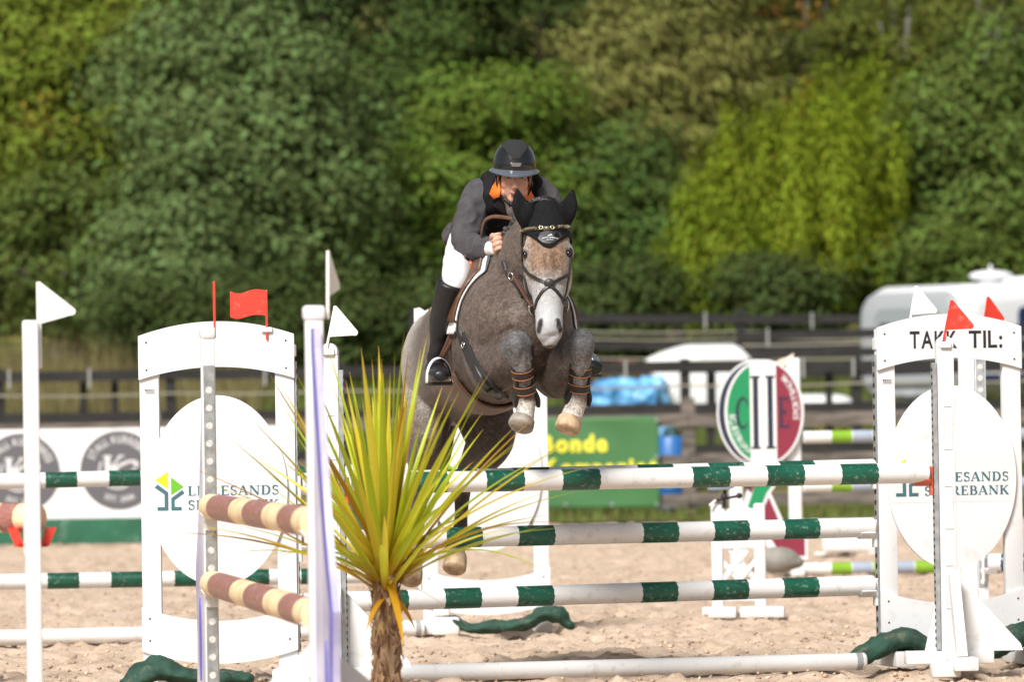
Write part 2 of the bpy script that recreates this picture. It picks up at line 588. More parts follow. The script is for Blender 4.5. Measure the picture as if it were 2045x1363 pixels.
xs = np.concatenate([np.array([-900, -300, -120, -60, -35, -22, -15, -10.5, -8, -6.5, -5.5, -4.8]), np.arange(-4.3, 4.3, .036), np.array([4.8, 5.5, 6.5, 8, 10.5, 15, 22, 35, 60, 120, 300, 900])])
ys = np.concatenate([np.array([-400, -100, -30, 0, 8, 13, 16, 18, 19.5, 20.6, 21.3, 21.8]), np.arange(22.1, 34, .036), np.arange(34, 62.5, .085)])
sand = mesh_obj('arena_ground', grid_mesh('arena_ground', xs, ys, sand_z), sand_mat())
tag(sand, 'pale churned riding arena sand', kind='structure')

# loose crumbs of sand
def clods(n):
    y = 22.5 + 33 * RNG.random(n) ** 1.5; x = (RNG.random(n) - .5) * 2 * (y * .105)
    r = .003 + .012 * RNG.random(n) ** 3
    o = np.array([[1, 0, 0], [-1, 0, 0], [0, 1, 0], [0, -1, 0], [0, 0, 1], [0, 0, -1]], float)
    co = o[None] * (r[:, None, None] * (.6 + .8 * RNG.random((n, 6, 1)))) * np.array([1.2, 1.2, .8])
    co += np.stack([x, y, sand_z(x, y) + r * .35], -1)[:, None]
    f = np.array([[0, 2, 4], [2, 1, 4], [1, 3, 4], [3, 0, 4], [2, 0, 5], [1, 2, 5], [3, 1, 5], [0, 3, 5]])
    fi = (f[None] + np.arange(n)[:, None, None] * 6).reshape(-1)
    me = bpy.data.meshes.new('sand_crumbs'); me.vertices.add(6 * n); me.vertices.foreach_set('co', co.astype(np.float32).ravel())
    me.loops.add(len(fi)); me.loops.foreach_set('vertex_index', fi); me.polygons.add(8 * n); me.polygons.foreach_set('loop_start', np.arange(8 * n) * 3); me.update()
    tag(mesh_obj('sand_crumbs', me, mat('sand_crumb', (.48, .355, .26), .95, island=.4, spec=.1)), 'loose crumbs of damp sand scattered over the arena', kind='stuff')
clods(24000)
M_grassg = mat('grass_ground', (0.10, 0.12, 0.03), 0.95, var=0.35, vscale=1.2, col2=(0.17, 0.15, 0.045), detail=8, bump=.5, bscale=20, spec=.1)
xs2 = np.concatenate([np.array([-1200, -500, -200, -100, -60, -40, -25]), np.arange(-18, 18.1, .5), np.array([25, 40, 60, 100, 200, 500, 1200])])
ys2 = np.concatenate([np.arange(62.2, 100, .5), np.arange(101, 160, 3), np.array([180, 220, 300, 450, 700, 1200])])
hill = mesh_obj('hillside', grid_mesh('hillside', xs2, ys2, lambda x, y: np.minimum(terrain_z(x, y), 26 + 0 * x)), M_grassg)
tag(hill, 'grassy bank rising behind the arena', kind='structure')

def blades(name, pts, hts, wid, cols, label, lean=.25, parent=None):
    n = len(pts)
    th = RNG.random(n) * 2 * PI
    h = hts; w = wid * (.6 + .8 * RNG.random(n))
    dx, dy = np.cos(th) * w, np.sin(th) * w
    lx, ly = (RNG.random(n) - .5) * 2 * lean * h, (RNG.random(n) - .5) * 2 * lean * h
    a = pts + np.stack([-dx, -dy, 0 * h], -1); b = pts + np.stack([dx, dy, 0 * h], -1)
    c = pts + np.stack([lx, ly, h], -1)
    co = np.stack([a, b, c], 1).reshape(-1, 3)
    me = bpy.data.meshes.new(name)
    me.vertices.add(3 * n); me.vertices.foreach_set('co', co.astype(np.float32).ravel())
    me.loops.add(3 * n); me.loops.foreach_set('vertex_index', np.arange(3 * n))
    me.polygons.add(n); me.polygons.foreach_set('loop_start', np.arange(n) * 3)
    me.update()
    o = mesh_obj(name, me, cols, parent, smooth=False)
    tag(o, label, kind='stuff')
    return o

def scatter(n, x0, x1, y0, y1):
    x = x0 + (x1 - x0) * RNG.random(n); y = y0 + (y1 - y0) * RNG.random(n)
    return np.stack([x, y, terrain_z(x, y) - .01], -1)

M_blade = mat('grass_blade', (0.13, 0.165, 0.03), .8, island=.4, trans=.25)
M_dry = mat('dry_grass_blade', (0.20, 0.165, 0.065), .8, island=.4, trans=.25)
p = scatter(16000, -10, 12, 62.4, 66.5)
blades('verge_grass', p, .06 + .12 * RNG.random(len(p)), .012, M_blade, 'short green grass along the arena fence')
p = scatter(5000, -10, 12, 62.6, 66.5)
blades('verge_dry_grass', p, .05 + .10 * RNG.random(len(p)), .012, M_dry, 'short yellowed grass along the arena fence')
p = scatter(26000, -11, 12, 69.8, 83)
blades('bank_grass', p, .25 + .55 * RNG.random(len(p)) ** 2, .02, M_blade, 'long green grass on the bank behind the fences')
p = scatter(9000, -10.5, -3.4, 72, 82)
blades('bank_dry_grass', p, .4 + .9 * RNG.random(len(p)), .015, M_dry, 'tall straw-coloured grass on the bank')

# ------------------------------------------------------------------ fences
M_wood_b = mat('black_stained_wood', (0.017, 0.015, 0.014), .8, var=.4, vscale=3, stretch=(1, 6, 6), bump=.3, bscale=25, dirt=(.07, .062, .055), dscale=5, damt=.4)
M_wood_g = mat('weathered_wood', (0.085, 0.07, 0.058), .85, var=.4, vscale=3, stretch=(1, 7, 7), bump=.4, bscale=22, col2=(.15, .125, .105))
M_tape = mat('electric_tape', (0.26, 0.24, 0.18), .7, var=.1)
M_insul = mat('pale_insulator', (0.36, 0.36, 0.34), .5)

def fence(name, label, x0, d, pitch, n, ztop, rails, rail_h, ground, mt, post_w=.11, slope=0.0, tapes=(), insul=(), yskew=0.0, dup_posts=()):
    root = thing(name, label, 'fence', (x0, d, ground))
    for i in range(n + 1):
        x = i * pitch; zz = slope * x; yy = yskew * x
        MB().box((x, yy, (ztop - ground + zz - .3) / 2), (post_w, post_w, ztop - ground + .3 + zz), bev=.008).build('post', mt, root)
    for e in dup_posts:
        MB().box((e, .12 + yskew * e, (ztop - ground - .35) / 2), (post_w * .7, post_w * .7, ztop - ground + .1), bev=.006).build('post', mt, root)
    for z in rails:
        for i in range(n):
            xa, xb = i * pitch + .004, (i + 1) * pitch - .004
            j1, j2 = random.uniform(-.012, .012), random.uniform(-.012, .012)
            T = Matrix.Translation((0, -post_w / 2 - .018, z - ground))
            mb = MB()
            hh = rail_h / 2
            za, zb = slope * xa + j1, slope * xb + j2
            ya, yb = yskew * xa, yskew * xb
            vs = [(xa, ya - .016, za - hh), (xb, yb - .016, zb - hh), (xb, yb - .016, zb + hh), (xa, ya - .016, za + hh),
                  (xa, ya + .016, za - hh), (xb, yb + .016, zb - hh), (xb, yb + .016, zb + hh), (xa, ya + .016, za + hh)]
            mb.add(vs, [(0, 1, 2, 3), (7, 6, 5, 4), (0, 4, 5, 1), (3, 2, 6, 7), (0, 3, 7, 4), (1, 5, 6, 2)], T)
            mb.build('rail', mt, root)
    for z in tapes:
        pts = []
        for i in range(n * 4 + 1):
            x = i * pitch / 4
            pts.append((x, yskew * x - post_w / 2 - .06, z - ground + slope * x - .02 * math.sin(PI * (i % 4) / 4)))
        mb = MB()
        for a, b in zip(pts[:-1], pts[1:]):
            a, b = V(a), V(b); u = V((0, 0, .012))
            k = V((0, .0015, 0))
            mb.add([a - u - k, b - u - k, b + u - k, a + u - k, a - u + k, b - u + k, b + u + k, a + u + k], [(0, 1, 2, 3), (7, 6, 5, 4), (0, 4, 5, 1), (3, 2, 6, 7)])
        mb.build('electric_tape', M_tape, root)
    for x in insul:
        MB().box((x, yskew * x - post_w / 2 - .05, rails[0] - ground + slope * x - .03), (.03, .03, .24), bev=.008).build('insulator', M_insul, root)
    return root

def xat(px, py, d): return P(px, py, d).x

fence('post_and_rail_fence', 'weathered grey post and rail fence at the arena edge behind the green banner', xat(1375, 900, 64) - 12, 64, 3.0, 7, 1.37,
      [1.12, .66, .22], .145, 0.0, M_wood_g, post_w=.15)
b0 = xat(1368, 760, 69)
fence('black_fence', 'black stained fence with a thick top rail running behind the white trailer', b0 - 2.08 * 6, 69, 2.08, 10, 1.86, [1.75, 1.24, .75], .125, .2, M_wood_b,
      post_w=.12, tapes=(1.53,), insul=[6 * 2.08 + k for k in (-.72, .74, 1.43, 2.04)] + [xat(q, 750, 69) - b0 + 12.48 for q in (20, 180, 530)],
      dup_posts=[6 * 2.08 + .31, 6 * 2.08 + 1.75, xat(165, 800, 69) - b0 + 12.48, xat(228, 800, 69) - b0 + 12.48])
f3 = xat(1110, 660, 80)
fence('paddock_fence', 'far dark paddock fence with sagging pale tapes below the yellow-green bush', f3 - 2.0, 80, 2.3, 6, 2.72, [2.58, 2.2, 1.86], .12, 1.2, M_wood_b,
      post_w=.12, slope=-.015, tapes=(2.40, 2.30, 2.03), insul=[1.9, 4.1, 5.6])
fence('inner_paddock_fence', 'low dark fence rising between the black fence and the paddock fence', xat(1480, 700, 75), 75, 1.9, 3, 2.32, [2.2, 1.95, 1.7], .12, .8, M_wood_b,
      post_w=.12, slope=.01, tapes=(2.08,), insul=[.35])

# ------------------------------------------------------------------ boards along the arena on the left
def left_boards():
    d = 54.7
    xa, xb = xat(-120, 950, d), xat(572, 950, d)
    ppm = PXM(d)
    zt = P(150, 857, d).z; zb = P(150, 1037, d).z
    root = thing('sponsor_board', 'long white sponsor board with two grey round stable logos', 'board', (xa, d, 0))
    w = xb - xa
    M_board = mat('white_board', (.80, .80, .80), .45, var=.015)
    M_disc = mat('grey_print', (.105, .10, .11), .6)
    M_pale = mat('pale_grey_print', (.62, .62, .63), .6)
    zz = zt - zb
    for i in range(2):
        MB().box((w * (i + .5) / 2, 0, (zt + zb) / 2), (w / 2 - .004, .03, zz), bev=.004).build('panel', M_board, root)
    for i in range(4):
        MB().box((w * (i + .3) / 3.6, .05, zt / 2), (.06, .06, zt - .02)).build('post', M_wood_g, root)
    for cx, cy in ((42, 945), (239, 940)):
        c = P(cx, cy, d)
        rad = 79 / ppm
        poly = [(c.x - xa + rad * math.cos(2 * PI * k / 48), c.z + rad * math.sin(2 * PI * k / 48)) for k in range(48)]
        disc = MB().prism(poly, -.019, -.0155).build('logo_disc', M_disc, root)
        mb = MB()
        X, Z = c.x - xa, c.z
        text_add(mb, 'STALL KURREBRES', 0, 0, 15 / ppm, -.021, bold=.02, circ=(X, Z, rad * .70, 157, 1), width=rad * .70 * R(157 - 20))
        mb.build('lettering', M_pale, disc); mb = MB()
        text_add(mb, 'EST. 2006', 0, 0, 11 / ppm, -.021, bold=.01, circ=(X, Z, rad * .80, 241, -1), width=rad * .80 * R(58))
        mb.build('lettering', M_pale, disc); mb = MB()
        serif_add(mb, 'K', X - 34 / ppm, Z - 22 / ppm, 52 / ppm, 46 / ppm, -.0215)
        ring = []
        for a0, a1, rx, rz, wd, ox in ((0, 360, 30, 12, 6, 8), (150, 385, 36, 36, 3.5, -4)):
            n = 28
            for k in range(n):
                a, b = R(a0 + (a1 - a0) * k / n), R(a0 + (a1 - a0) * (k + 1) / n)
                tilt = R(28) if rx != rz else 0
                q = []
                for g, s in ((a, -1), (b, -1), (b, 1), (a, 1)):
                    u, v = (rx + s * wd / 2) * math.cos(g), (rz + s * wd / 2) * math.sin(g)
                    q.append((X + (ox + u * math.cos(tilt) - v * math.sin(tilt)) / ppm, -.0222, Z + (u * math.sin(tilt) + v * math.cos(tilt)) / ppm))
                mb.add(q, [(0, 1, 2, 3)])
        mb.build('monogram', M_pale, disc)
    # green kerb board below
    xk = xat(835, 1060, d)
    g = thing('kerb_board', 'long dark green kerb board below the white sponsor board', 'board', (xa, d - .06, 0))
    zk = P(150, 1087, d).z
    M_gb = mat('green_board', (.012, .10, .052), .5, var=.2, vscale=2, dirt=(.3, .42, .33), dscale=7, damt=.5)
    n = 4
    for i in range(n):
        L_ = (xk - xa) / n
        MB().box((L_ * (i + .5), 0, (zb - .004 + zk) / 2), (L_ - .006, .04, zb - .008 - zk), bev=.004).build('plank', M_gb, g)
        MB().box((L_ * (i + .5), -.012, zk / 2 - .02), (L_ - .004, .07, zk + .03), bev=.006).build('sleeper', mat('pale_timber', (.36, .29, .21), .8, var=.3, vscale=4), g)
left_boards()

# ------------------------------------------------------------------ green banner on the fence
def green_banner():
    d = 63.86
    a, b = P(1060, 838, d), P(1315, 832, d)
    zt, zb = P(1200, 834, d).z, P(1200, 1016, d).z
    root = thing('fabric_banner', 'green fabric banner with yellow lettering tied to the weathered fence', 'banner', (a.x, d, 0))
    w = b.x - a.x
    M_ban = mat('green_fabric', (.052, .165, .052), .6, var=.08, vscale=1.5)
    nx, nz = 60, 30
    def dep(x, z):
        u = x / w; t = (z - zb) / (zt - zb)
        return -.012 - .018 * math.sin((u * .8 + t * .55) * 13) * (u * .7 + .1) * (.3 + t) - .008 * math.sin(u * 5 + t * 9)
    mb = MB()
    vs = []
    for j in range(nz + 1):
        for i in range(nx + 1):
            x = w * i / nx; z = zb + (zt - zb) * j / nz
            vs.append((x, dep(x, z) - .02, z))
    fs = [(j * (nx + 1) + i, j * (nx + 1) + i + 1, (j + 1) * (nx + 1) + i + 1, (j + 1) * (nx + 1) + i) for j in range(nz) for i in range(nx)]
    me = MB().add(vs, fs).mesh()
    cloth = mesh_obj('cloth', evaluated(me, [('SOLIDIFY', dict(thickness=.003))]), M_ban, root)
    ppm = PXM(d)
    for tx_, x_, y_, w_ in (('Bonde', 1080, 902, 132), ('Kompaniet', 1083, 950, 228)):
        mb = MB()
        text_add(mb, tx_, (x_ - 1060) / ppm, P(x_ + 70, y_, d).z, 33 / ppm, 0, bold=.045, width=w_ / ppm)
        mb.v = [(x, dep(x, z) - .0325, z) for x, y, z in mb.v]
        mb.build('lettering', mat('yellow_print', (.80, .74, .05), .6), cloth)
    for px in (1090, 1130, 1222, 1312):
        for py in ((1008,) if px != 1312 else (1008, 914, 840)):
            c = P(px, py, d)
            MB().cyl((c.x - a.x, dep(c.x - a.x, c.z) - .028, c.z), (c.x - a.x, dep(c.x - a.x, c.z) - .034, c.z), .02, n=12).build('eyelet', M_steel, root)
green_banner()

# ------------------------------------------------------------------ things parked behind the fences
def rounded_rect(w, h, r, n=6):
    out = []
    for cx, cz, a in ((w / 2 - r, h / 2 - r, 0), (-w / 2 + r, h / 2 - r, 90), (-w / 2 + r, -h / 2 + r, 180), (w / 2 - r, -h / 2 + r, 270)):
        for k in range(n + 1):
            g = R(a + 90 * k / n)
            out.append((cx + r * math.cos(g), cz + r * math.sin(g)))
    return out

def caravan():
    d = 75.5
    base = P(1736 + 190, 830, d)
    g0 = float(terrain_z(base.x, d)) - .05
    root = thing('caravan', 'white caravan with grey rounded front parked behind the right wing', 'caravan', (base.x, d, g0), R(38))
    M_w = mat('caravan_white', (.78, .79, .80), .3)
    M_g = mat('caravan_grey', (.34, .36, .37), .35)
    M_gw = mat('caravan_window', (.27, .30, .31), .15)
    M_navy = mat('navy_window', (.015, .025, .10), .2)
    h0, h1 = .55, P(1900, 566, d).z - g0
    Hh = h1 - h0
    # local: x along the body (front at 0), y across (front corner at 0 .. width), z up
    wd = 2.15
    secs = [(0.10, .72, .55, .42), (0.0, .90, .80, .40), (.06, .97, .93, .36), (.35, 1, 1, .28), (1.2, 1, 1.0, .25), (5.6, 1, 1.0, .25)]
    rings = []
    for x, kw, kh, r in secs:
        pr = rounded_rect(wd * kw, Hh * kh, r)
        rings.append([(x if x != .10 else .0, wd / 2 + u, h0 + Hh * kh / 2 + (Hh - Hh * kh) * (.15) + v) for u, v in pr])
    rings[0] = [(0.02, y, z) for _, y, z in rings[0]]
    n = len(rings[0])
    mb = MB()
    vs = [p for r_ in rings for p in r_]
    fs = [(j * n + i, j * n + (i + 1) % n, (j + 1) * n + (i + 1) % n, (j + 1) * n + i) for j in range(len(rings) - 1) for i in range(n)]
    fs += [list(range(n)), [(len(rings) - 1) * n + i for i in range(n)]]
    for j, f in enumerate(fs):
        mb.cur = 1 if j < 2 * n or j == len(fs) - 2 else 0
        mb.add([vs[i] for i in f], [list(range(len(f)))])
    me = mb.mesh()
    bm = bmesh.new(); bm.from_mesh(me); bmesh.ops.remove_doubles(bm, verts=bm.verts, dist=.0005); bmesh.ops.recalc_face_normals(bm, faces=bm.faces); bm.to_mesh(me); bm.free()
    o = mesh_obj('body', me, [M_w, M_g], root); me.set_sharp_from_angle(angle=R(50))
    MB().prism([(wd / 2 + u, h0 + Hh * .62 + v) for u, v in rounded_rect(wd * .62, Hh * .36, .16)], -.03, .02, axis='X').build('front_window', M_gw, root)
    MB().prism([(wd / 2 + u, h0 + Hh * .22 + v) for u, v in rounded_rect(wd * .8, Hh * .18, .05)], -.03, .03, axis='X').build('front_locker', M_g, root)
    for x in (1.0, 2.6, 4.2):
        MB().prism([(x + .5 + u, h0 + Hh * .62 + v) for u, v in rounded_rect(1.0, .55, .1)], -.02, .02).build('side_window', M_navy, root)
    for x in (.45, .95, 1.5):
        MB().box((x, -.012, h0 + Hh * .17), (.4, .02, .11)).build('navy_stripe', M_navy, root)
    v = MB(); v.ell((1.35, wd * .42, h1 + .13), (.30, .30, .075)); v.cyl((1.35, wd * .42, h1 - .02), (1.35, wd * .42, h1 + .12), .16); v.cyl((1.35, wd * .42, h1 + .17), (1.35, wd * .42, h1 + .28), .02)
    v.build('roof_vent', M_w, root, auto=40)
    MB().box((2.4, wd * .45, h1 + .055), (1.25, .8, .13), bev=.05).build('roof_hatch', M_w, root, auto=40)
    for sx in (2.7, 3.5):
        w_ = MB().cyl((sx, -.02, .31), (sx, .18, .31), .31, n=28).build('wheel', mat('tyre', (.02, .02, .02), .8), root, auto=40)
        MB().cyl((sx, -.03, .31), (sx, -.018, .31), .19, n=24).build('rim', M_steel, w_)
    MB().box((-.55, wd / 2, .5), (1.3, .12, .1)).build('drawbar', M_steel, root)
    MB().box((2.6, wd / 2, .5), (4.0, 1.5, .14)).build('chassis', M_hole, root)
caravan()

def trailer():
    d = 73.5
    c0, c1 = P(1300, 770, d), P(1484, 770, d)
    g0 = float(terrain_z(c0.x, d)) - .03
    root = thing('covered_trailer', 'small white box trailer with rounded white lid behind the black fence', 'trailer', ((c0.x + c1.x) / 2, d, g0), R(2))
    w = c1.x - c0.x
    M_t = mat('trailer_white', (.76, .76, .74), .4, var=.05, dirt=(.5, .47, .4), dscale=5, damt=.4)
    zt = P(1390, 730, d).z - g0
    for i in range(3):
        MB().box((w * (i - 1) / 3, 0, (.28 + zt) / 2), (w / 3 - .03, 1.0, zt - .28), bev=.03).build('side_panel', M_t, root, auto=40)
    MB().box((0, 0, .26), (w, 1.0, .07)).build('floor', M_hole, root)
    hb = P(1390, 721, d).z - g0; ht = P(1390, 688, d).z - g0
    secs = []
    L_ = 1.32
    for k in range(15):
        u = k / 14
        hh = (ht - hb) * min(1, (u / .40) ** .6 if u < .4 else 1) * (1 if u < .86 else max(.25, 1 - ((u - .86) / .14) ** 2))
        secs.append((-L_ / 2 + L_ * u, max(.03, hh), .5 * min(1, .55 + u)))
    vs = []; n = 12
    for x, hh, hw in secs:
        for i in range(n + 1):
            a = PI * i / n
            vs.append((x, -hw * math.cos(a), hb + hh * math.sin(a) ** .55))
    m = n + 1
    fs = [(j * m + i, j * m + i + 1, (j + 1) * m + i + 1, (j + 1) * m + i) for j in range(14) for i in range(n)]
    fs += [list(range(m)), [14 * m + i for i in range(m)]] + [(j * m, (j + 1) * m, (j + 1) * m + n, j * m + n) for j in range(14)]
    MB().add(vs, fs).build('lid', M_t, root, auto=60)
    for s in (-1, 1):
        MB().cyl((.1, s * .52, .27), (.1, s * .66, .27), .27, n=24).build('wheel', mat('tyre', (.02, .02, .02), .8), root, auto=40)
trailer()

def low_boat():
    d = 72
    c = P(1640, 800, d); g0 = float(terrain_z(c.x, d))
    root = thing('upturned_boat', 'low white upturned boat behind the oval sign', 'boat', (c.x, d, g0))
    mb = MB()
    zt = c.z - g0 + .06
    mb.loft([(-.55, 0, zt - .30), (-.35, 0, zt - .25), (0, 0, zt - .24), (.3, 0, zt - .25), (.44, 0, zt - .28)], [(.10, .12), (.4, .25), (.5, .26), (.42, .24), (.1, .1)], side=(0, 1, 0))
    mb.build('hull', mat('trailer_white', (.76, .76, .74), .4), root, smooth=True)
    for x in (-.3, .25):
        MB().box((x, 0, (zt - .45) / 2), (.1, .7, zt - .42)).build('trestle', M_wood_g, root)
low_boat()

def tarp_heap():
    d = 72.5
    c = P(1250, 800, d); g0 = float(terrain_z(c.x, d)) - .05
    mb = MB(); top = P(1250, 752, d).z - g0
    for k in range(16):
        x = random.uniform(-.42, .40); r = random.uniform(.16, .24)
        mb.ell((x, random.uniform(-.3, .3), random.uniform(.2, top - r * .9)), (r * 1.2, r, r))
    mb.box((0, 0, top * .45), (.86, .7, top * .85), bev=.06)
    me = organic(mb, .03, 3)
    co = arr(me); nm = normals(me)
    w = np.array([noise.noise(V(p) * 6) + .5 * noise.noise(V(p) * 14) for p in co])
    put(me, co + nm * (w * .06)[:, None])
    o = mesh_obj('tarpaulin', me, mat('blue_tarpaulin', (.03, .19, .46), .35, var=.35, vscale=5, col2=(.16, .42, .66)))
    o.location = (c.x, d, g0)
    tag(o, 'crumpled bright blue tarpaulin heap behind the fence', 'tarpaulin')
    c = P(1340, 880, 66.5)
    b = thing('blue_barrel', 'blue plastic barrel standing behind the green banner edge', 'barrel', (c.x, 66.5, float(terrain_z(c.x, 66.5))))
    m = MB(); prof = [(.0, .20), (.05, .22), (.28, .22), (.3, .23), (.33, .22), (.6, .22), (.63, .23), (.66, .22), (.86, .21), (.9, .18)]
    n = 24; vs = []
    for z, r in prof:
        for i in range(n): vs.append((r * math.cos(2 * PI * i / n), r * math.sin(2 * PI * i / n), z))
    m.add(vs, [(j * n + i, j * n + (i + 1) % n, (j + 1) * n + (i + 1) % n, (j + 1) * n + i) for j in range(len(prof) - 1) for i in range(n)] + [list(range(n)), [(len(prof) - 1) * n + i for i in range(n)]])
    m.build('drum', mat('blue_plastic', (.015, .12, .36), .4), b, auto=40)
    MB().cyl((.1, -.05, .9), (.1, -.05, .925), .04).build('bung', M_hole, b)
tarp_heap()
# ------------------------------------------------------------------ show jumping furniture
def flag_tri(parent, base, mt, mast=.175, tilt=13, face=0.0, size=.115, back=1):
    """small plastic pennant on a mast, part of a stand; base in the stand's own coordinates"""
    T = Matrix.Translation(base) @ Matrix.Rotation(face, 4, 'Z') @ Matrix.Rotation(R(tilt), 4, 'Y')
    mb = MB()
    mb.box((0, 0, mast / 2 - .012), (.010, .010, mast + .024), T, bev=.002)
    m = mb.build('flag_mast', mt, parent)
    mb = MB()
    pts = [(0.0, mast), (.006, mast + .002)]
    tip = (size * .98, mast - size * .78)
    for k in range(7):
        a = R(62 - 28 * k)
        pts.append((tip[0] - .014 + .014 * math.cos(a), tip[1] + .014 * math.sin(a)))
    pts += [(.004, mast - size * 1.10), (0, mast - size * 1.10)]
    mb.prism(pts, -.003, .003, T)
    mb.build('flag', mt, parent)
    return m

def flag_rect(parent, base, mt, w=.165, h=.115, mast=.185, sgn=-1):
    MB().box((base[0], base[1], base[2] + mast / 2 - .02), (.010, .010, mast + .04), bev=.002).build('flag_mast', mt, parent)
    n = 14
    top = []; bot = []
    for k in range(n + 1):
        u = k / n
        wob = .010 * math.sin(u * 2 * PI * 1.0) * (.5 + u)
        top.append((base[0] + sgn * w * u, base[2] + mast - .002 + wob * .9))
        bot.append((base[0] + sgn * w * u + sgn * .004 * math.sin(u * 3), base[2] + mast - h + wob * .7 - .006 * u))
    if sgn < 0: top.reverse(); bot.reverse()
    MB().strip(top, bot, base[1] - .003, base[1] + .003).build('flag', mt, parent)

M_dimple = mat('track_dimple', (.60, .58, .55), .6, .1, var=.2, vscale=60)
def steel_strip(parent, x, y, z0, z1, w, axis, holes=True, step=.075, slot=False, proud=.003, big=False):
    """perforated pole-cup track. axis 'Y': faces the viewer (-Y); axis 'X': lies on a side, facing sign of proud"""
    mb = MB()
    if axis == 'Y':
        mb.box((x, y, (z0 + z1) / 2), (w, .006, z1 - z0))
    else:
        mb.box((x, y, (z0 + z1) / 2), (.006, w, z1 - z0))
    o = mb.build('steel_track', M_steel, parent)
    if holes:
        n = int((z1 - z0) / step)
        hb = MB()
        for k in range(n):
            z = z0 + step * (k + .5)
            if axis == 'Y':
                MB().cyl((x, y - .0032, z), (x, y - .0045, z), w * .34, n=14).build('track_hole', M_dimple, o)
            else:
                s = math.copysign(1, proud)
                if big: MB().cyl((x + s * .0032, y, z), (x + s * .0042, y, z), w * .32, n=16).build('track_hole', M_dimple, o)
                else: hb.cyl((x + s * .0032, y, z), (x + s * .0045, y, z), w * .30, n=12)
        if hb.v: tag(hb.build('track_holes', M_hole, o), kind='stuff')
    return o

def cup(parent, T, mt=None, name='pole_cup'):
    """a shallow cup that carries a pole; T: origin at the track, +X towards the pole"""
    mt = mt or M_whitew
    mb = MB()
    mb.box((.006, 0, -.03), (.014, .05, .13), T, bev=.004)
    n = 10; vs = []
    for x in (.014, .085):
        for rr in (.050, .058):
            for k in range(n + 1):
                a = R(-150 + 120 * k / n)
                vs.append((x, rr * math.cos(a), .004 + rr * math.sin(a)))
    m = n + 1
    fs = []
    for k in range(n):
        fs += [(k, k + 1, 2 * m + k + 1, 2 * m + k), (m + k, 3 * m + k, 3 * m + k + 1, m + k + 1), (k, m + k, m + k + 1, k + 1), (2 * m + k, 2 * m + k + 1, 3 * m + k + 1, 3 * m + k)]
    fs += [(0, 2 * m, 3 * m, m), (n, m + n, 3 * m + n, 2 * m + n)]
    mb.add(vs, fs, T)
    return mb.build(name, mt, parent)

def bank_logo(parent, T, name_y):
    def c(zx, zy): return ((zx / 2.84 - 439) / 439, (1366 - (900 + zy / 2.84)) / 439)
    y = name_y
    for mt, polys, nm in ((M_lime, [[(965, 118), (965, 218), (893, 165)]], 'logo_leaf'), (M_leafgreen, [[(982, 150), (982, 250), (1053, 205)]], 'logo_leaf'),
                          (M_teal, [[(905, 190), (965, 235), (965, 338), (903, 338), (903, 318), (944, 318), (944, 247), (888, 207)], [(1045, 222), (1058, 240), (1001, 280), (1001, 318), (1040, 318), (1040, 338), (982, 338), (982, 268)]], 'logo_trunk')):
        mb = MB()
        for po in polys:
            q = [c(*p) for p in po]
            mb.add([(x, y, z) for x, z in q], [list(range(len(q)))], T)
        mb.build(nm, mt, parent)
    mb = MB()
    serif_add(mb, 'LILLESANDS', -.137, .857, .043, .415, y, T)
    mb.build('lettering', M_teal, parent); mb = MB()
    serif_add(mb, 'SPAREBANK', -.137, .793, .043, .415, y, T)
    mb.build('lettering', M_teal, parent)

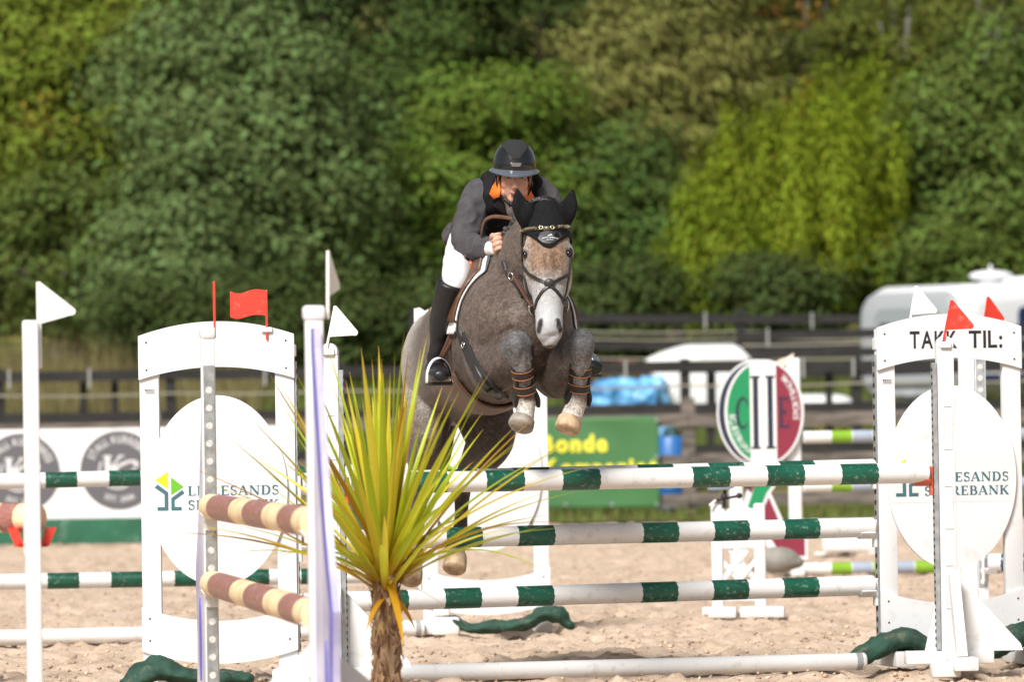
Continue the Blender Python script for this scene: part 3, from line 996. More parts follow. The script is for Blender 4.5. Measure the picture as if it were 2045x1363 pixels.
def wing(label, loc, rz, inner, top_text=None, scuffs=0, cups=(), name='jump_wing'):
    """white arched wing, 0.71 m wide. inner = side (+1/-1) that carries the poles"""
    root = thing(name, label, 'jump wing', loc, rz, 'white arched jump wings')
    hw = .355
    for s in (-1, 1):
        MB().box((s * (hw - .046), 0, .82), (.088, .045, 1.52), bev=.004).build('upright', M_white, root, auto=40)
        MB().box((s * (hw - .05), -.005, .035), (.10, .52, .075), bev=.012).build('foot', M_white, root, auto=40)
    xs_ = [-hw + 2 * hw * k / 28 for k in range(29)]
    q = lambda x: 1 - (x / hw) ** 2
    MB().strip([(x, 1.585 + .062 * q(x)) for x in xs_], [(x, 1.385 + .055 * q(x)) for x in xs_], -.038, -.024).build('arch_panel', M_white, root)
    MB().strip([(x, .352 - .066 * q(x)) for x in xs_], [(x, .152 - .060 * q(x)) for x in xs_], -.038, -.024).build('base_panel', M_white, root)
    ov = MB().prism([(.317 * math.cos(2 * PI * k / 72), .878 + .433 * math.sin(2 * PI * k / 72)) for k in range(72)], -.043, -.0255).build('oval_panel', M_white, root)
    MB().prism([(-.300, .76), (.300, .76), (.300, 1.0), (-.300, 1.0)], -.0439, -.0432).build('printed_label', M_greyfaint, ov)
    bank_logo(ov, None, -.0452)
    for s in (-1, 1):
        for z in (1.555, 1.43, .30, .20):
            MB().cyl((s * .318, -.0385, z), (s * .318, -.0400, z), .0045, n=10).build('screw', M_hole, root)
    pl = MB().box((-.305, -.0245, 1.335), (.046, .003, .020)).build('maker_plate', mat('plate_white', (.7, .7, .7), .4), root)
    mb = MB()
    for k, (a, w_) in enumerate(((-.018, .007), (-.009, .006), (0, .006), (.009, .005), (.017, .004))):
        mb.box((-.305 + a, -.0264, 1.338), (w_, .0005, .008))
    mb.box((-.305, -.0264, 1.329), (.040, .0005, .003))
    mb.build('plate_print', M_black, pl)
    x = inner * (hw + .001)
    steel_strip(root, x + inner * .003, .004, .14, 1.46, .044, 'X', step=.05, proud=inner)
    MB().box((inner * (hw - .004), -.004, 1.51), (.02, .056, .055), bev=.004).build('track_cap', M_white, root)
    for z in cups:
        T = Matrix.Translation((x + inner * .007, .004, z)) @ (Matrix.Identity(4) if inner > 0 else Matrix.Rotation(PI, 4, 'Z'))
        cup(root, T)
    if top_text:
        mb = MB()
        text_add(mb, 'TAKK', -.195, 1.487, .082, -.0395, bold=.018, width=.232)
        mb.build('lettering', M_black, root); mb = MB()
        text_add(mb, 'TIL:', .095, 1.487, .082, -.0395, bold=.018, width=.165)
        mb.build('lettering', M_black, root)
    return root

def slim_stand(label, loc, rz, inner, h=1.50, cups=(), braces=True, cupmat=None, name='jump_stand', feet=True, w=.078, strip_axis='Xf'):
    root = thing(name, label, 'jump stand', loc, rz, 'slim white jump stands')
    MB().box((0, 0, h / 2 + .02), (w, .06, h - .04), bev=.005).build('post', M_white, root, auto=40)
    MB().prism([(-w * .5 + w * .03, h - .02)] + [(w * .47 * math.cos(R(180 - 18 * k)), h - .005 + .034 * math.sin(R(18 * k))) for k in range(11)] + [(w * .47, h - .02)], -.034, .034).build('cap', M_white, root)
    for zc in (.335, .695, 1.055):
        fr = MB()
        for s in (-1, 1):
            fr.box((s * .018 + .006, -.032, zc + .06), (.003, .004, .19))
            fr.box((.006, -.032, zc + .06 + s * .0965), (.039, .004, .003))
        fr.build('slot_rim', M_white, root)
    x = inner * (w / 2 + .004)
    # wide steel angle beside the post, its perforated edge towards the poles
    MB().box((inner * (w / 2 + .012), -.012, .76), (.020, .052, 1.30)).build('steel_track', M_steel, root)
    hb = MB()
    for k in range(int(1.28 / .032)):
        hb.box((inner * (w / 2 + .0225), -.020, .13 + .032 * k), (.0035, .026, .014))
    tag(hb.build('track_holes', M_hole, root), kind='stuff')
    for z in cups:
        T = Matrix.Translation((inner * (w / 2 + .025), -.01, z)) @ (Matrix.Identity(4) if inner > 0 else Matrix.Rotation(PI, 4, 'Z'))
        cup(root, T, cupmat)
    if feet:
        MB().box((0, .0, .075), (.40, .09, .06), bev=.008).build('foot', M_whitew, root, auto=40)
        MB().box((-.05, -.22, .03), (.13, .10, .07), bev=.01).build('foot', M_whitew, root, auto=40)
        for s in (-1, 1):
            MB().box((.03, s * .16, .055), (.11, .36, .06), bev=.008).build('foot', M_whitew, root, auto=40)
        MB().prism([(.04, .10), (.34, .10), (.33, .13), (.05, .44)], .012, .03).build('brace', M_whitew, root)
        MB().prism([(-.035, .10), (-.11, .10), (-.05, .38), (-.035, .38)], -.012, .012).build('brace', M_whitew, root)
        T = Matrix.Translation((.02, 0, 0)) @ Matrix.Rotation(PI / 2, 4, 'Z')
        MB().prism([(-.035, .45), (-.035, .38), (-.22, .09), (-.285, .09), (-.07, .47)], -.022, .022, T).build('brace', M_whitew, root)
    return root

def pole(label, a, b, r, bands, cat='jump pole', group=None, body=None, name='jump_pole', twist=0.0):
    """round pole from a to b; bands = [(start, end, material)] in metres from a"""
    a, b = V(a), V(b)
    L_ = (b - a).length
    q = (b - a).to_track_quat('X', 'Z')
    n = 28
    prof = [(0, r * .55), (0.001, r * .90), (.006, r)]
    prof += [(L_ * k / 10, r) for k in range(1, 10)]
    prof += [(L_ - .006, r), (L_ - .001, r * .90), (L_, r * .55)]
    vs = [(x, rr * math.cos(2 * PI * i / n), rr * math.sin(2 * PI * i / n)) for x, rr in prof for i in range(n)]
    fs = [(j * n + i, j * n + (i + 1) % n, (j + 1) * n + (i + 1) % n, (j + 1) * n + i) for j in range(len(prof) - 1) for i in range(n)]
    fs += [list(range(n)), [(len(prof) - 1) * n + i for i in range(n)]]
    o = MB().add(vs, fs).build(name, body or M_whitew, None, auto=35)
    o.location = a; o.rotation_mode = 'QUATERNION'; o.rotation_quaternion = q
    tag(o, label, cat, group)
    for s, e, mt in bands:
        s, e = max(s, .004), min(e, L_ - .004)
        rr = r + .0009
        vs = []
        for x, k in ((s, r - .001), (s + .001, rr), (e - .001, rr), (e, r - .001)):
            for i in range(n):
                w_ = .0025 * math.sin(i * 2.1 + s * 40) if k == rr else 0
                vs.append((x + w_, k * math.cos(2 * PI * i / n), k * math.sin(2 * PI * i / n)))
        MB().add(vs, [(j * n + i, j * n + (i + 1) % n, (j + 1) * n + (i + 1) % n, (j + 1) * n + i) for j in range(3) for i in range(n)]).build('painted_band', mt, o, auto=35)
    return o

def gw_bands(L_, c, mt=None):
    """white pole with green bands set out from its middle c"""
    mt = mt or M_green
    out = []
    x = .215
    while x < L_:
        for s, e in ((c + x, c + x + .175), (c - x - .175, c - x)):
            if s > .16 and e < L_ - .16: out.append((s, e, mt))
        x += .35
    return out

# main oxer ------------------------------------------------------------
DL, DR = 25.85, 26.8
wl_loc = (xat(442, 1330, DL), DL, 0)
wr_loc = (xat(1901, 1290, DR), DR, 0)
WL = wing('white arched jump wing with bank logo and red flag, left end of the striped rails', wl_loc, R(-3), 1, cups=(.905, .643, .368))
WR = wing('white arched jump wing lettered TAKK TIL with bank logo at the right', wr_loc, R(13), -1, top_text=True, cups=(.922, .648, .374))
flag_rect(WL, (.234, -.045, 1.60), M_red)
MB().box((.234, -.046, 1.605), (.05, .014, .022), bev=.003).build('flag_holder', M_white, WL)
flag_tri(WR, (-.175, .03, 1.60), M_flagw, mast=.185, tilt=11, size=.125)
MB().box((-.175, .03, 1.58), (.05, .02, .03), bev=.003).build('flag_holder', M_white, WR)
SR_loc = (xat(1896, 1345, 25.75), 25.75, 0)
SL_loc = (xat(668, 1380, 24.95), 24.95, 0)
SR = slim_stand('slim white jump stand with red pennant, in front of the TAKK TIL wing', SR_loc, R(4), -1, 1.50)
flag_tri(SR, (-.008, -.04, 1.51), M_red, mast=.185, tilt=12, size=.125)
MB().box((0, -.04, 1.49), (.05, .012, .028), bev=.003).build('flag_holder', M_white, SR)
SL = slim_stand('slim white jump stand with white pennant, partly behind the spiky plant', SL_loc, R(-4), 1, 1.50)
flag_tri(SL, (-.008, -.04, 1.51), M_flagw, mast=.185, tilt=12, size=.125)
MB().box((0, -.04, 1.49), (.05, .012, .028), bev=.003).build('flag_holder', M_white, SL)
RP = .0465
GRP = 'green and white jump poles'
a, b = P(600, 966, 25.86), P(1746, 937, 26.72); L_ = (b - a).length
pole('green and white jump pole just behind the highest rail, on the wings', a, b, RP, gw_bands(L_, L_ * .50), group=GRP)
a, b = P(604, 1082, 25.86), P(1744, 1054, 26.72); L_ = (b - a).length
pole('green and white jump pole in the middle of the main jump', a, b, RP, gw_bands(L_, (P(1191, 1068, 26.3) - a).length), group=GRP)
a, b = P(604, 1206, 25.86), P(1744, 1170, 26.72); L_ = (b - a).length
pole('green and white jump pole hung lowest on the main jump', a, b, RP, gw_bands(L_, (P(1189, 1187, 26.3) - a).length), group=GRP)
a, b = P(706, 967, 25.0), P(1852, 945, 25.72); L_ = (b - a).length
pole('topmost and nearest green and white rail below the horse', a, b, RP, gw_bands(L_, (P(1287, 956, 25.36) - a).length), group=GRP)
for root, T in ((SR, Matrix.Translation((-.065, -.012, P(1860, 945, 25.72).z - .006)) @ Matrix.Rotation(PI, 4, 'Z')), (SL, Matrix.Translation((.065, -.012, P(700, 967, 25).z - .006)))):
    cup(root, T, M_redcup)
a, b = V((xat(640, 1345, 25.72), 25.72, .034)), V((xat(1728, 1322, 26.38), 26.38, .034)); L_ = (b - a).length
pole('plain white ground pole lying in front of the main jump', a, b, .040, [(L_ - .05, L_ - .02, mat('grey_tape', (.3, .3, .3), .5))], group='white ground poles', name='ground_pole')

def sandbag(label, pts, rads, name='sandbag', side=(0, 0, 1), amp=.021):
    mb = MB(); mb.loft(pts, [(a_ * .82, b_) for a_, b_ in rads], side=side, n=22, sub=5, cap=.8)
    me = organic(mb, .014, 2)
    co = arr(me); nm = normals(me)
    w = np.array([.6 * noise.noise(V((p[0] * 7, p[1] * 16, p[2] * 16))) + .5 * noise.noise(V((p[0] * 22, p[1] * 9, p[2] * 30))) + .3 * noise.noise(V(p) * 45) for p in co])
    co = co + nm * (w * amp)[:, None]
    co[:, 2] = np.maximum(co[:, 2], .002)
    put(me, co)
    o = mesh_obj(name, me, mat('green_canvas', (.013, .052, .032), .75, var=.35, vscale=14, bump=.3, bscale=120, dirt=(.30, .24, .17), dscale=10, damt=.5))
    tag(o, label, 'sandbag', 'green sandbags on the jump feet')
    return o
GB = lambda px, d, z: (xat(px, 1300, d), d, z)
sandbag('green canvas sandbag draped over the foot of the TAKK TIL wing', [GB(1706, 26.42, .03), GB(1735, 26.5, .07), GB(1775, 26.55, .115), GB(1815, 26.55, .125), GB(1850, 26.55, .09), GB(1900, 26.6, .075), GB(1945, 26.6, .07)],
        [(.02, .06), (.045, .09), (.06, .10), (.06, .10), (.055, .11), (.055, .12), (.04, .10)])
sandbag('green canvas sandbag humped at the far right edge beside the slim stand', [GB(1945, 26.45, .05), GB(1985, 26.45, .08), GB(2020, 26.5, .13), GB(2060, 26.5, .14), GB(2110, 26.5, .08)],
        [(.035, .08), (.06, .10), (.07, .11), (.07, .12), (.04, .1)])
sandbag('green canvas sandbag on the foot of the left bank-logo wing', [GB(256, 25.3, .03), GB(285, 25.35, .07), GB(325, 25.4, .095), GB(360, 25.4, .06), GB(400, 25.42, .045), GB(450, 25.42, .045), GB(500, 25.42, .04)],
        [(.03, .07), (.055, .10), (.06, .12), (.05, .12), (.045, .12), (.05, .12), (.03, .08)])
sandbag('dark green sandbag lying between the feet of the wing behind the horse', [GB(872, 31.2, .07), GB(905, 31.2, .08), GB(940, 31.2, .03), GB(985, 31.2, .045), GB(1020, 31.2, .045), GB(1055, 31.2, .06), GB(1085, 31.2, .11), GB(1115, 31.2, .10), GB(1140, 31.2, .04)],
        [(.015, .06), (.035, .08), (.035, .10), (.045, .10), (.04, .10), (.04, .10), (.05, .11), (.06, .10), (.03, .07)])

# jump behind ------------------------------------------------------------
DB = 31.6
wc_loc = (xat(972, 1240, DB), DB, 0)
WC = wing('white arched bank-logo wing standing behind the horse', wc_loc, R(3), -1, cups=(.87, .33))
flag_rect(WC, (-.375, -.045, 1.60), M_flagw, w=.075, h=.12, mast=.20, sgn=1)
for y0, y1, lab, h in ((964, 941, 'green and white pole of the jump behind, crossing the grey round logos', 1), (1164, 1148, 'lower green and white pole of the jump behind, above the sand', 0)):
    a, b = P(-150, y0 + 2, 31.2), P(842, y1, 31.6); L_ = (b - a).length
    pole(lab, a, b, .0435, gw_bands(L_, (P(122 if h else 126, y0, 31.3) - a).length - .215 - .0875), group=GRP)
a, b = V((xat(-150, 1275, 30.7), 30.7, .036)), V((xat(846, 1255, 31.3), 31.3, .036)); L_ = (b - a).length
pole('plain white ground pole lying behind the main jump', a, b, .043, [(L_ - .05, L_ - .02, mat('grey_tape', (.3, .3, .3), .5))], group='white ground poles', name='ground_pole')
b1 = thing('jump_block', 'short white plastic block at the end of the far ground pole', 'jump block', (xat(890, 1255, 31.2), 31.2, 0))
MB().box((0, 0, .05), (.16, .16, .10), bev=.02).build('block', M_whitew, b1, auto=40)
MB().box((-.02, 0, .135), (.09, .12, .06), bev=.012).build('saddle', M_whitew, b1, auto=40)

# cream and brown pole jump seen end-on at the front left ------------------------
M_purple = mat('purple_print', (.36, .34, .53), .4, var=.1, vscale=3, col2=(.60, .58, .68))
M_purple_d = mat('deep_purple_edge', (.115, .105, .46), .4, var=.2, vscale=5)
pA = V((xat(425, 1432, 23.0), 23.0, 0)); pB = V((xat(640, 1560, 19.0), 19.0, 0))
ax = (pB - pA).normalized()
def end_stand(label, loc, sgn, flagmat):
    """stand of the brown-pole jump; local +X points along the poles away from the other stand"""
    d = ax * sgn
    rz = math.atan2(d.y, d.x)
    root = thing('jump_stand', label, 'jump stand', loc, rz, 'stands of the cream and brown jump')
    h = 1.55
    MB().box((0, 0, h / 2), (.055, .060 if sgn > 0 else .056, h), bev=.006).build('post', M_white, root, auto=40)
    MB().box((0, .0, h + .002), (.07, .074 if sgn > 0 else .062, .05), bev=.012).build('cap', M_white, root, auto=40)
    steel_strip(root, -.032, 0, .06, 1.42, .044, 'X', step=.072, proud=-1, big=True)
    # panel beyond the post, wavy outline with a slot
    n = 22; prof = []
    for k in range(n + 1):
        z = .04 + 1.46 * k / n
        t = k / n
        if z < .62: wdt = .56 - .05 * math.sin(z * 5)
        else: wdt = .52 - .44 * min(1, ((z - .62) / .85)) ** .75
        prof.append((wdt, z))
    mb = MB()
    top = [(.03, z) for w_, z in prof]; bot = [(.03 + w_, z) for w_, z in prof]
    mb.strip(top, bot, -.012, .012)
    pn = mb.build('wing_panel', M_purple, root)
    mb = MB()
    for (w0, z0), (w1, z1) in zip(prof[:-1], prof[1:]):
        mb.strip([(.03 + w0 - .10, z0), (.03 + w1 - .10, z1)], [(.03 + w0 - .002, z0), (.03 + w1 - .002, z1)], -.0145, -.0121)
    mb.build('panel_edge', M_purple_d, pn)
    MB().prism([(.36 + .035 * math.cos(2 * PI * k / 20), .30 + .17 * math.sin(2 * PI * k / 20)) for k in range(20)], -.0165, .0165).build('panel_slot', M_purple_d, pn)
    for s in (-1, 1):
        T = Matrix.Rotation(s * PI / 2, 4, 'Z')
        if sgn > 0: MB().prism([(.03, .34), (.03, .44), (.42, .10), (.42, .04), (.36, .04)], -.02, .02, T).build('brace', M_white, root)
        MB().box((.0, s * .25, .035), (.07, .44, .05), bev=.008).build('foot', M_whitew, root, auto=40)
    flag_tri(root, (0, .048 if sgn > 0 else -.03, h + .005), flagmat, mast=.205, tilt=3, face=R(158) if sgn > 0 else R(-4), size=.14)
    for z in (.855, .545):
        cup(root, Matrix.Translation((-.036, 0, z - .008)) @ Matrix.Rotation(PI, 4, 'Z'))
    return root
EA = end_stand('white stand with perforated steel track and red flag, carrying the cream and brown poles', pA, -1, M_red)
EB = end_stand('nearest white and purple stand with white flag, left of the spiky plant', pB, 1, M_flagw)
for z, lab in ((.85, 'upper cream and brown pole pointing towards the viewer'), (.54, 'lower cream and brown pole pointing towards the viewer')):
    a = pA + ax * .06 + V((0, 0, z)); b = pB - ax * .06 + V((0, 0, z))
    L_ = (b - a).length
    bd = [(L_ * f0, L_ * f1, M_brown) for f0, f1 in ((.09, .33), (.47, .66), (.80, .925))]
    pole(lab, a, b, .051, bd, body=M_cream, group='cream and brown poles')

# stand at the far left with a brown pole running out of frame
pD = V((xat(72, 1520, 20.0), 20.0, 0))
SD = thing('jump_stand', 'leftmost slim white stand with white pennant and red cup', 'jump stand', pD, R(8), 'slim white jump stands')
MB().box((0, 0, .78), (.055, .055, 1.56), bev=.008).build('post', M_white, SD, auto=40)
MB().box((.02, .028, 1.47), (.045, .02, .16), bev=.005).build('flag_holder', M_white, SD, auto=40)
MB().box((0, 0, .035), (.08, .6, .07), bev=.01).build('foot', M_whitew, SD, auto=40)
MB().box((0, 0, .105), (.5, .07, .06), bev=.01).build('foot', M_whitew, SD, auto=40)
flag_tri(SD, (.030, .02, 1.545), M_flagw, mast=.15, tilt=0, size=.135)
zD = P(72, 1035, 20.1).z
mb = MB()
for s in (-1, 1):
    mb.prism([(-.058 * s, zD - .10), (-.085 * s, zD - .035), (-.05 * s, zD - .035), (-.03 * s, zD - .10)], .04, .12)
mb.box((0, .08, zD - .095), (.10, .08, .014)); mb.box((0, .035, zD - .06), (.05, .014, .13))
mb.build('pole_cup', M_red, SD)
MB().box((-.02, .045, zD - .05), (.02, .02, .16), bev=.004).build('cup_pin', M_whitew, SD)
a = pD + V((.012, .075, zD + .0)); b = a + V((-2.9, 2.4, .0))
L_ = (a - b).length
pole('cream and brown pole running out of frame at the far left', b, a, .052, [(L_ - .16 - .30 * k - .0, L_ - .16 - .30 * k + .085, M_brown) for k in range(10)][:10], body=M_cream, group='cream and brown poles')

# red pennant tip at the left border: its stand is just out of frame
SX = thing('jump_stand', 'red pennant tip poking in at the far left border', 'jump stand', (xat(-52, 1350, 26.5), 26.5, 0), 0, 'slim white jump stands')
MB().box((0, 0, .76), (.07, .06, 1.52), bev=.005).build('post', M_white, SX, auto=40)
MB().box((0, 0, .04), (.10, .5, .06), bev=.01).build('foot', M_whitew, SX, auto=40)
flag_tri(SX, (-.008, -.04, 1.53), M_red, mast=.26, tilt=9, size=.125)

# oval sponsor jump in the background ---------------------------------------
def oval_jump():
    d = 41.5
    ppm = PXM(d)
    c = P(1526, 824, d)
    root = thing('oval_sign_wing', 'green, white and red oval sign wing with a roman numeral column', 'jump wing', (c.x, d, 0))
    X0 = c.x
    lx = lambda px: (px - 1526) / ppm
    lz = lambda py: 1.2 - (py + .015 * (1526 - 1022) - 830) / ppm
    rx, rz = 74 / ppm, 101 / ppm
    cz = lz(824)
    M_sg = mat('sign_green', (.01, .23, .085), .4, var=.05); M_sr = mat('sign_red', (.22, .022, .045), .4); M_sn = mat('sign_navy', (.018, .024, .05), .4)
    def oval(rx_, rz_, y0, y1, nm, mt, ox=0, par=root):
        return MB().prism([(ox + rx_ * math.cos(2 * PI * k / 60), cz + rz_ * math.sin(2 * PI * k / 60)) for k in range(60)], y0, y1).build(nm, mt, par)
    oval(rx * 1.07, rz * 1.05, .02, .045, 'back_oval', M_white, ox=-.055)
    oval(rx * 1.03, rz * 1.01, .014, .0195, 'navy_oval', M_sn, ox=-.052)
    board = oval(rx * 1.07, rz * 1.045, -.02, .010, 'oval_board', M_white)
    def seg(x0, x1, mt, nm, y):
        pts = []
        m = 24
        for k in range(m + 1):
            x = x0 + (x1 - x0) * k / m
            pts.append((x, cz + rz * math.sqrt(max(0, 1 - (x / rx) ** 2))))
        for k in range(m + 1):
            x = x1 + (x0 - x1) * k / m
            pts.append((x, cz - rz * math.sqrt(max(0, 1 - (x / rx) ** 2))))
        MB().prism(pts, y, -.0205).build(nm, mt, board)
    seg(-rx * .995, -28 / ppm, M_sg, 'green_field', -.0225)
    seg(-28 / ppm + .001, 24 / ppm, mat('sign_white', (.78, .78, .74), .4), 'white_field', -.0225)
    seg(24 / ppm + .001, rx * .995, M_sr, 'red_field', -.0225)
    nm = MB()
    for x in (-17, 12):
        nm.box((x / ppm, -.0245, cz), (11 / ppm, .002, 140 / ppm))
        for s in (-1, 1): nm.box((x / ppm, -.0245, cz + s * 71 / ppm), (19 / ppm, .0022, 5 / ppm))
    nm.build('numeral', M_sn, board)
    mb = MB()
    serif_add(mb, 'C', -57 / ppm, cz - 32 / ppm, 62 / ppm, 27 / ppm, -.0245)
    mb.build('initial', M_sn, board); mb = MB()
    serif_add(mb, 'E', 28 / ppm, cz - 32 / ppm, 62 / ppm, 22 / ppm, -.0245)
    mb.build('initial', M_sn, board)
    mb = MB()
    def around(txt, a0, a1, h):
        n = len(txt)
        for k, ch in enumerate(txt):
            a = R(a0 + (a1 - a0) * k / (n - 1))
            co, fs, x0, x1 = glyph(ch, .01)
            px_, pz_ = rx * .86 * math.cos(a), cz + rz * .86 * math.sin(a)
            # letters follow the rim, feet outwards
            rot = a + PI / 2 if a1 > a0 else a - PI / 2
            s = h / .72
            ca, sa = math.cos(rot), math.sin(rot)
            vs = [(px_ + ((q[0] - (x0 + x1) / 2) * ca - (q[1] - .36) * sa) * s, -.0247, pz_ + ((q[0] - (x0 + x1) / 2) * sa + (q[1] - .36) * ca) * s) for q in co]
            mb.add(vs, [list(f) for f in fs])
    around('EQUESTRIAN', 185, 237, 12 / ppm)
    mb.build('lettering', M_greyfaint, board); mb = MB()
    around('SPORTSWEAR', 352, 412, 12 / ppm)
    mb.build('lettering', M_greyfaint, board)
    # ribbon board below
    rb = MB().prism([(lx(1478), lz(925)), (lx(1580), lz(925)), (lx(1536), lz(985)), (lx(1560), lz(1040)), (lx(1608), lz(1072)), (lx(1608), lz(1120)), (lx(1545), lz(1118)), (lx(1500), lz(1050)), (lx(1478), lz(1015)), (lx(1494), lz(965))], -.018, .012).build('ribbon_board', M_white, root)
    MB().prism([(lx(1490), lz(930)), (lx(1530), lz(930)), (lx(1508), lz(965)), (lx(1497), lz(985))], -.0215, -.0185).build('ribbon_stripe', M_sr, rb)
    MB().prism([(lx(1530), lz(930)), (lx(1572), lz(930)), (lx(1528), lz(985)), (lx(1510), lz(1030)), (lx(1490), lz(1012)), (lx(1505), lz(970))], -.0215, -.0185).build('ribbon_stripe', M_sg, rb)
    MB().prism([(lx(1532), lz(992)), (lx(1554), lz(1045)), (lx(1603), lz(1078)), (lx(1603), lz(1112)), (lx(1556), lz(1110)), (lx(1513), lz(1040))], -.0215, -.0185).build('ribbon_stripe', M_sr, rb)
    MB().prism([(lx(1478), lz(925)), (lx(1490), lz(925)), (lx(1497), lz(985)), (lx(1486), lz(972))], -.0225, -.0190).build('ribbon_stripe', M_sn, rb)
    zt = lz(716)
    for px in (1586, 1468):
        top = zt if px == 1586 else lz(930)
        MB().box((lx(px), .06, top / 2 + .03), (26 / ppm, .05, top - .06), bev=.006).build('post', M_white, root, auto=40)
        MB().box((lx(px), .05, .035), (.10, .55, .07), bev=.01).build('foot', M_whitew, root, auto=40)
    mb = MB(); mb.prism([(lx(1551), lz(724)), (lx(1560), lz(718)), (lx(1575), lz(714)), (lx(1588), lz(706)), (lx(1586), lz(722)), (lx(1566), lz(733))], .058, .064)
    mb.build('flag', mat('sand_flag', (.72, .60, .46), .5), root)
    # poles to the right
    M_lg = mat('lime_paint', (.19, .36, .02), .4, var=.1); M_gb = mat('grey_blue_paint', (.30, .34, .42), .4, var=.08)
    for y, z, lab in ((874, None, 'upper lime, grey and white pole beside the oval sign'), (972, None, 'second lime, grey and white pole beside the oval sign'), (1150, .045, 'lime and grey pole lying on the sand beside the oval sign')):
        a = P(1604, y, d); b = P(2200, y - 9, d + .3)
        if z: a.z = z; b.z = z
        L_ = (b - a).length
        s0 = .205; bd = []
        k = 0
        while s0 + .15 < L_:
            bd.append((s0, s0 + .15, M_lg if k % 2 == 0 else M_gb)); s0 += .155; k += 1
        pole(lab, a, b, .045, bd[:12], group='lime and grey poles')
    # far stand that holds their other ends, beyond the frame edge
    e = P(2215, 1150, d + .3)
    s2 = thing('jump_stand', 'white stand beyond the right border holding the lime and grey poles', 'jump stand', (e.x, d + .3, 0))
    MB().box((.03, 0, .7), (.08, .06, 1.4), bev=.005).build('post', M_white, s2)
    MB().box((.03, 0, .035), (.1, .5, .07), bev=.01).build('foot', M_whitew, s2)
oval_jump()

g = P(1549, 1148, 40.8)
sb = sandbag('round grey weight bag at the foot of the oval sign', [(g.x - .14, 40.8, .10), (g.x - .05, 40.8, .13), (g.x + .08, 40.8, .13), (g.x + .17, 40.8, .11)], [(.07, .09), (.11, .11), (.11, .11), (.05, .07)], amp=.007)
sb.data.materials.clear(); sb.data.materials.append(mat('grey_canvas', (.23, .22, .19), .8, var=.2, vscale=10))
if 'group' in sb: del sb['group']

# timing sensor on a white lattice stand ----------------------------------------
def timing():
    d = 33.2
    ppm = PXM(d)
    root = thing('lattice_stand', 'small white lattice stand in front of the oval sign', 'stand', (xat(1477, 1232, d), d, 0), R(-6))
    for s in (-1, 1):
        MB().box((s * .125, 0, .35), (.068, .05, .63), bev=.012).build('post', M_white, root, auto=40)
        MB().box((s * .125 + (.01), -.01, .03), (.26 if s > 0 else .2, .10, .065), bev=.012).build('foot', M_whitew, root, auto=40)
    for z, h in ((.585, .10), (.445, .09), (.12, .05)):
        MB().box((0, .004, z), (.19, .034, h), bev=.006).build('crossbar', M_white, root, auto=40)
    for s in (-1, 1):
        for dx in (-.05, .05):
            T = Matrix.Translation((dx, -.004 * s, .275)) @ Matrix.Rotation(s * R(40), 4, 'Y')
            MB().box((0, 0, 0), (.028, .008, .31), T).build('lattice_slat', M_white, root)
    t = thing('timing_sensor', 'grey timing sensor on a bracket above the lattice stand', 'sensor', (xat(1446, 1000, d), d - .02, .665), R(10))
    MB().box((-.03, 0, .115), (.13, .07, .07), bev=.008).build('housing', mat('sensor_grey', (.24, .29, .36), .4), t, auto=40)
    MB().cyl((.035, -.01, .115), (.055, -.01, .115), .025).build('lens', M_black, t)
    b = MB(); b.cyl((0, 0, -.02), (.005, 0, .085), .010); b.cyl((-.05, 0, .02), (.09, 0, .045), .008); b.ell((.09, 0, .045), (.018, .018, .018)); b.ell((0, 0, .04), (.02, .02, .02))
    b.build('bracket', M_black, t, smooth=True)
    MB().cyl((-.05, 0, .02), (-.09, -.01, -.01), .008).build('lever', M_whitew, t)
timing()

